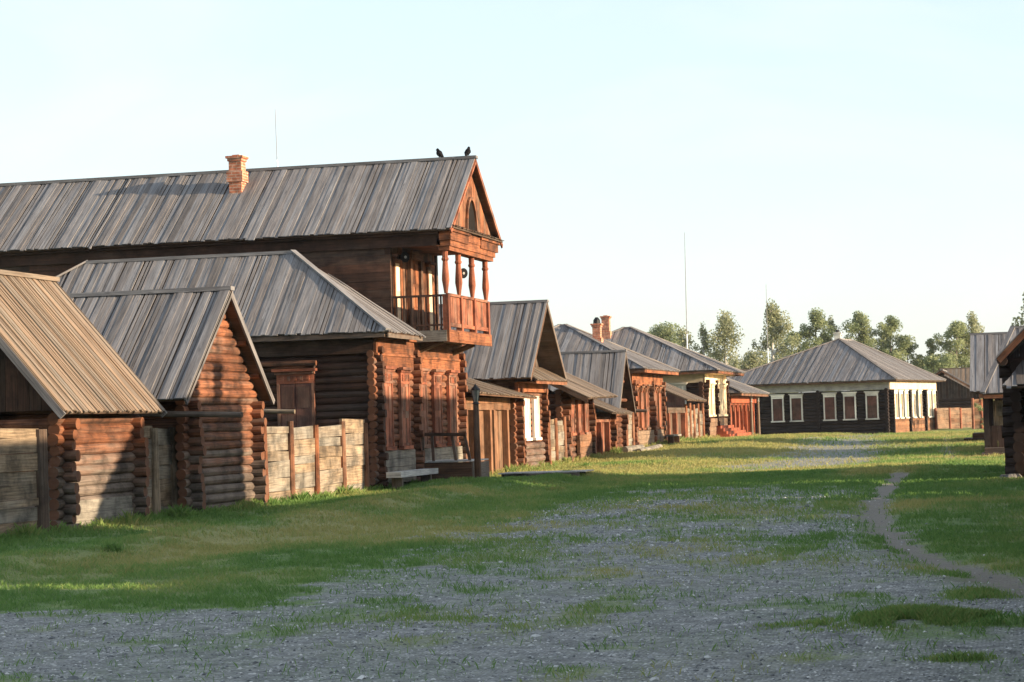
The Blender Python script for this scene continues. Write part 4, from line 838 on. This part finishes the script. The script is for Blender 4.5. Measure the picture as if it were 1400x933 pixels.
# plank roofed barn
rt=root('plank_roofed_barn',(-1,92,.3),'barn on the right with a steep grey plank roof above the street','barn')
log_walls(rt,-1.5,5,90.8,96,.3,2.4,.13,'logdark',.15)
gable_roof(rt,'x',-2.6,5.6,89.6,96.8,2.30,4.7,'roof',.24,verge='plankdark')
gable_fill(rt,'x',-1.6,90.8,95.8,2.3,4.4,'logdark')
# houses that line the street beside the camera (they throw the shade over road and left row)
def side_house(label,X0,X1,Y0,Y1,zw,zr,kind,name='log_house'):
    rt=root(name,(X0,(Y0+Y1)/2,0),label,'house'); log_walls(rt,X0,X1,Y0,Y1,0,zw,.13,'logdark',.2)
    if kind=='near':
        ym,e0=(X0+X1)/2,zw-.05; c=[(X0-.5,Y0-.4,e0),(X1+.5,Y0-.4,e0),(X1+.5,Y1+.4,e0),(X0-.5,Y1+.4,e0)]; A=(ym,Y0+2.9,zr);B=(ym,Y1+.4,zr); mb=MB()
        roof_face(mb,c[0],c[1],A,A);roof_face(mb,c[1],c[2],B,A);roof_face(mb,c[3],c[0],A,B); mb.build('roof','roof',rt); gable_fill(rt,'y',Y1-.1,X0,X1,zw,zr-.3,'logdark')
        chimney(rt,ym-.4,Y1-1.0,zr-.8,zr+.7,.45); chimney(rt,ym-.2,Y1-2.3,zr-.8,zr+.55,.45)
    elif kind=='hip': hip_roof(rt,X0-.5,X1+.5,Y0-.4,Y1+.4,zw-.05,zr,'y',2.2)
    else:
        gable_roof(rt,'y',Y0-.3,Y1+.3,X0-.5,X1+.5,zw-.05,zr); gable_fill(rt,'y',Y0+.1,X0,X1,zw,zr-.3,'logdark'); gable_fill(rt,'y',Y1-.1,X0,X1,zw,zr-.3,'logdark')
    k=int((Y1-Y0)/1.9)
    for i in range(k): window(rt,(X0-.02,Y0+(i+.5)*(Y1-Y0)/k,1.1),NY,NX,.7,1.2,'white','shutter',head=.2)
    return rt
side_house('long log house beside the viewpoint, its gable shading the gravel',1.4,7.0,-6,20.2,2.7,5.5,'gable')
side_house('log house with gable beside the road, opposite the tan roofed shed',1.4,7.2,21.6,33.6,2.7,5.65,'gable')
side_house('hip roofed log house beside the road, opposite the log barn',1.2,6.8,34.5,41.9,2.8,6.35,'near')
side_house('low log outbuilding beside the road, opposite the pale fence',1.3,5.5,43.0,50.2,2.0,3.75,'gable','log_outbuilding')
rt=gate('sun_block_gate','added unseen plank gate blocking sun in the gap between two log houses',3.0,20.35,21.45,2.45,0,[(20.5,21.3)],[20.45,21.35],'plankdark','red',.25)  # unseen gate added to cut the strip of sun on the road
# masts
def mast(label,x,y,z0,z1,lean,r0,r1,zc=None):
    rt=root('lightning_mast',(x,y,z0),label,'mast','thin lightning masts'); zc=zc or (z0+z1)/2
    mb=MB(); mb.tube([(x,y,z0),(x+lean*.4,y,zc)],[r0,r0*.8],8,(.5,0,0)); mb.build('mast_base','pole',rt)
    mb=MB(); mb.tube([(x+lean*.4,y,zc),(x+lean,y,z1)],[r0*.55,r1],6,(.5,0,0)); mb.build('mast_tip','poledark',rt)
mast('thin dark rod on the ridge beside the brick chimney',-20.72,58.9,9.0,10.75,-.03,.022,.008,9.3)
mast('tall white mast behind the cream trimmed house',-18.62,119.5,0.4,11.8,.1,.05,.014,6.2)
mast('slender white mast before the tall birch',-17.85,150.5,.2,10.6,.05,.045,.014,6.2)
# ------------------------------------------------------------------ trees
M['leaf']=leafmat('green_leaf',(.17,.21,.105),(.27,.31,.16),(.38,.41,.23),.55)
M['birch']=leafmat('birch_leaf',(.20,.225,.135),(.30,.32,.19),(.41,.41,.26),.55)
M['bark']=wood('tree_bark',(.16,.12,.09),(.07,.05,.04),(.2,.18,.16),greyamt=.6)
M['birchbark']=wood('birch_bark',(.62,.58,.52),(.25,.22,.2),(.7,.68,.64),greyamt=.8)
def tree(name,label,x,y,h,rw,kind,seed,dens=1.0,group='trees behind the village',low=.06,leaf=.2):
    z=g0(x,y); rw*=1.1; rt=root(name,(x,y,z),label,'tree',group); r=np.random.default_rng(seed); rn=random.Random(seed)
    bir=kind=='birch'; mb=MB(); top=h*.93; lean=rn.uniform(-.3,.3)
    mb.tube([(x,y,z-.2),(x+lean*.2,y,z+h*.35),(x+lean*.6,y,z+h*.65),(x+lean,y,z+top)],[h*.020,h*.015,h*.009,.015],8,(.5,0,.4))
    cl=[]; nb=int(h*(3.2 if bir else 3.0))
    for i in range(nb):
        t=low+(1-low)*(i+.5)/nb; zc=z+h*t*.95; a=rn.uniform(0,6.28)
        prof=(math.sin(math.pi*min(1,(t-low)/(1-low)*.86+.12))**.75)*(1.0 if not bir else .9)
        L=rw*prof*rn.uniform(.35,1.2); bx,by=x+lean*t,y
        ex,ey,ez=bx+math.cos(a)*L,by+math.sin(a)*L,zc+(L*.35 if not bir else L*.1)
        mb.tube([(bx,by,zc-L*.3),((bx+ex)/2,(by+ey)/2,zc+.05*L),(ex,ey,ez)],[h*.006,h*.004,.01],5,(.5,0,.4))
        for s in (.5,1.0): cl.append((bx+(ex-bx)*s,by+(ey-by)*s,zc+(ez-zc)*s+rn.uniform(-.2,.3),rn.uniform(.35,.95)*rw*(.36 if not bir else .32)))
    cl.append((x+lean,y,z+h*.97,rw*.22)); cl.append((x+lean*.9,y,z+h*.9,rw*.28))
    mb.build('trunk','birchbark' if bir else 'bark',rt)
    P=[];T=[]
    for (cx,cy,cz,cr) in cl:
        n=int((185 if bir else 230)*dens*(cr/.8)**1.5)+16; d=r.normal(size=(n,3)); d/=np.linalg.norm(d,axis=1)[:,None]; rr=cr*r.random(n)**.45
        q=d*rr[:,None]*np.array([1,1,1.55 if bir else .8]); 
        if bir: q[:,2]-=.35*cr
        q+=np.array([cx,cy,cz]); P.append(q); T.append(np.clip(rn.uniform(.15,.75)+r.normal(0,.15,n),0,1))
    P=np.concatenate(P);T=np.concatenate(T); k=P[:,2]>z+h*low*.5; P=P[k];T=T[k]; n=len(P)
    nn=r.normal(size=(n,3)); nn/=np.linalg.norm(nn,axis=1)[:,None]; a=np.cross(nn,r.normal(size=(n,3))); a/=np.linalg.norm(a,axis=1)[:,None]; b=np.cross(nn,a); s=(leaf*r.uniform(.6,1.3,n))[:,None]
    V=np.stack([P-a*s*.5,P+b*s*.32,P+a*s*.5,P-b*s*.32],1)-np.array([x,y,z]); at=np.zeros((n,4,3)); at[...,0]=T[:,None]
    o=D.objects.new('crown',npmesh('crown',V.reshape(-1,3),np.arange(n*4).reshape(-1,4),4,at.reshape(-1,3),M['birch' if bir else 'leaf'])); COL.objects.link(o); o.parent=rt
    return rt
tree('leafy_tree','round green treetop above the pyramid roof, left of the white mast',-38,227,10.6,4.6,'leaf',1,1.0)
tree('birch_tree','slim pale birch just behind the tall white mast',-29.8,188,9.0,1.9,'birch',2,.8)
tree('birch_tree','thin sparse birch between the mast birch and the broad birch',-28.0,190,9.5,1.4,'birch',3,.7)
tree('birch_tree','broad birch with the highest crown of the left birch clump',-26.0,189,10.3,2.3,'birch',4,.9)
tree('leafy_tree','low bushy tree filling the foot of the birch clump',-24.6,192,6.4,2.4,'birch',5,1.0,low=.05)
tree('birch_tree','tall birch rising left of the white framed house',-22.2,190,11.2,2.2,'birch',6,1.3)
tree('leafy_tree','low spreading tree at the foot of the tall birch',-23.2,186,6.6,2.6,'birch',7,1.1,low=.05)
tree('leafy_tree','dark round tree between the tall birch and the white chimney',-24.6,230,9.8,2.5,'leaf',8,1.0)
tree('leafy_tree','tall green tree left of the white chimney',-22.3,231,12.0,2.6,'leaf',9,1.1)
tree('birch_tree','pale leaning tree beside the tall green tree',-20.9,233,11.6,1.5,'birch',10,.8)
tree('leafy_tree','green tree directly right of the white chimney',-17.9,232,11.8,2.5,'leaf',11,1.2)
tree('leafy_tree','tall dark green tree over the right roof slope of the white framed house',-14.7,233,11.2,2.6,'leaf',12,1.2)
tree('leafy_tree','low pale tree sloping down toward the right roof edge',-13.0,235,8.6,2.2,'leaf',13,1.0)
tree('leafy_tree','short pointed tree between the house roof and the right trees',-10.4,234,8.8,1.5,'leaf',14,1.0)
tree('leafy_tree','full green tree left of the grey plank roof',-8.2,234,10.4,2.7,'leaf',15,1.2)
tree('birch_tree','airy pale treetop touching the grey plank roof',-6.3,236,11.4,2.3,'birch',16,1.0)
tree('leafy_tree','dark bush under the eave of the plank roofed barn',-3.4,146,3.2,1.1,'leaf',17,1.0,low=.05,leaf=.16)
tree('birch_tree','tree hanging over the right frame edge above the dark roofs',.6,114,8.6,2.2,'birch',18,1.0,leaf=.2)
tree('leafy_tree','light low bush behind the fence right of the white framed house',-9.0,200,6.0,2.2,'leaf',19,1.0,low=.05)
for k,(dx,hh) in enumerate(((-27.2,7.4),(-19.6,8.0),(-16.3,8.2),(-12.2,6.9),(-5.2,8.2),(-9.4,7.2))):
    tree('leafy_tree',('low tree filling the gap behind the roof slope left of the dark round tree','low tree behind the roof just left of the white chimney','bushy tree in the dip right of the white chimney','low bushy tree behind the right hip of the white framed house','bushy tree behind the left edge of the grey plank roof','low tree above the dark barn roof')[k],dx,241+k,hh,2.5,'leaf',40+k,.9,low=.05)
tree('leafy_tree','bare pale shrub between the birches',-24.0,178,6.2,1.2,'birch',20,.25,low=.3)

# ------------------------------------------------------------------ air
m,t,b=new_mat('thin_air'); t.nodes.remove(b); v=N(t,'ShaderNodeVolumePrincipled'); v.inputs['Color'].default_value=(.93,.95,1,1); v.inputs['Density'].default_value=.00012; v.inputs['Anisotropy'].default_value=.1; t.links.new(v.outputs[0],t.nodes['Material Output'].inputs['Volume'])
mb=MB(); mb.box(-1600,1600,-700,2600,-1.6,15.5); hz=mb.build('haze',m); tag(hz,'faint pale evening haze over the village','haze',kind='stuff')
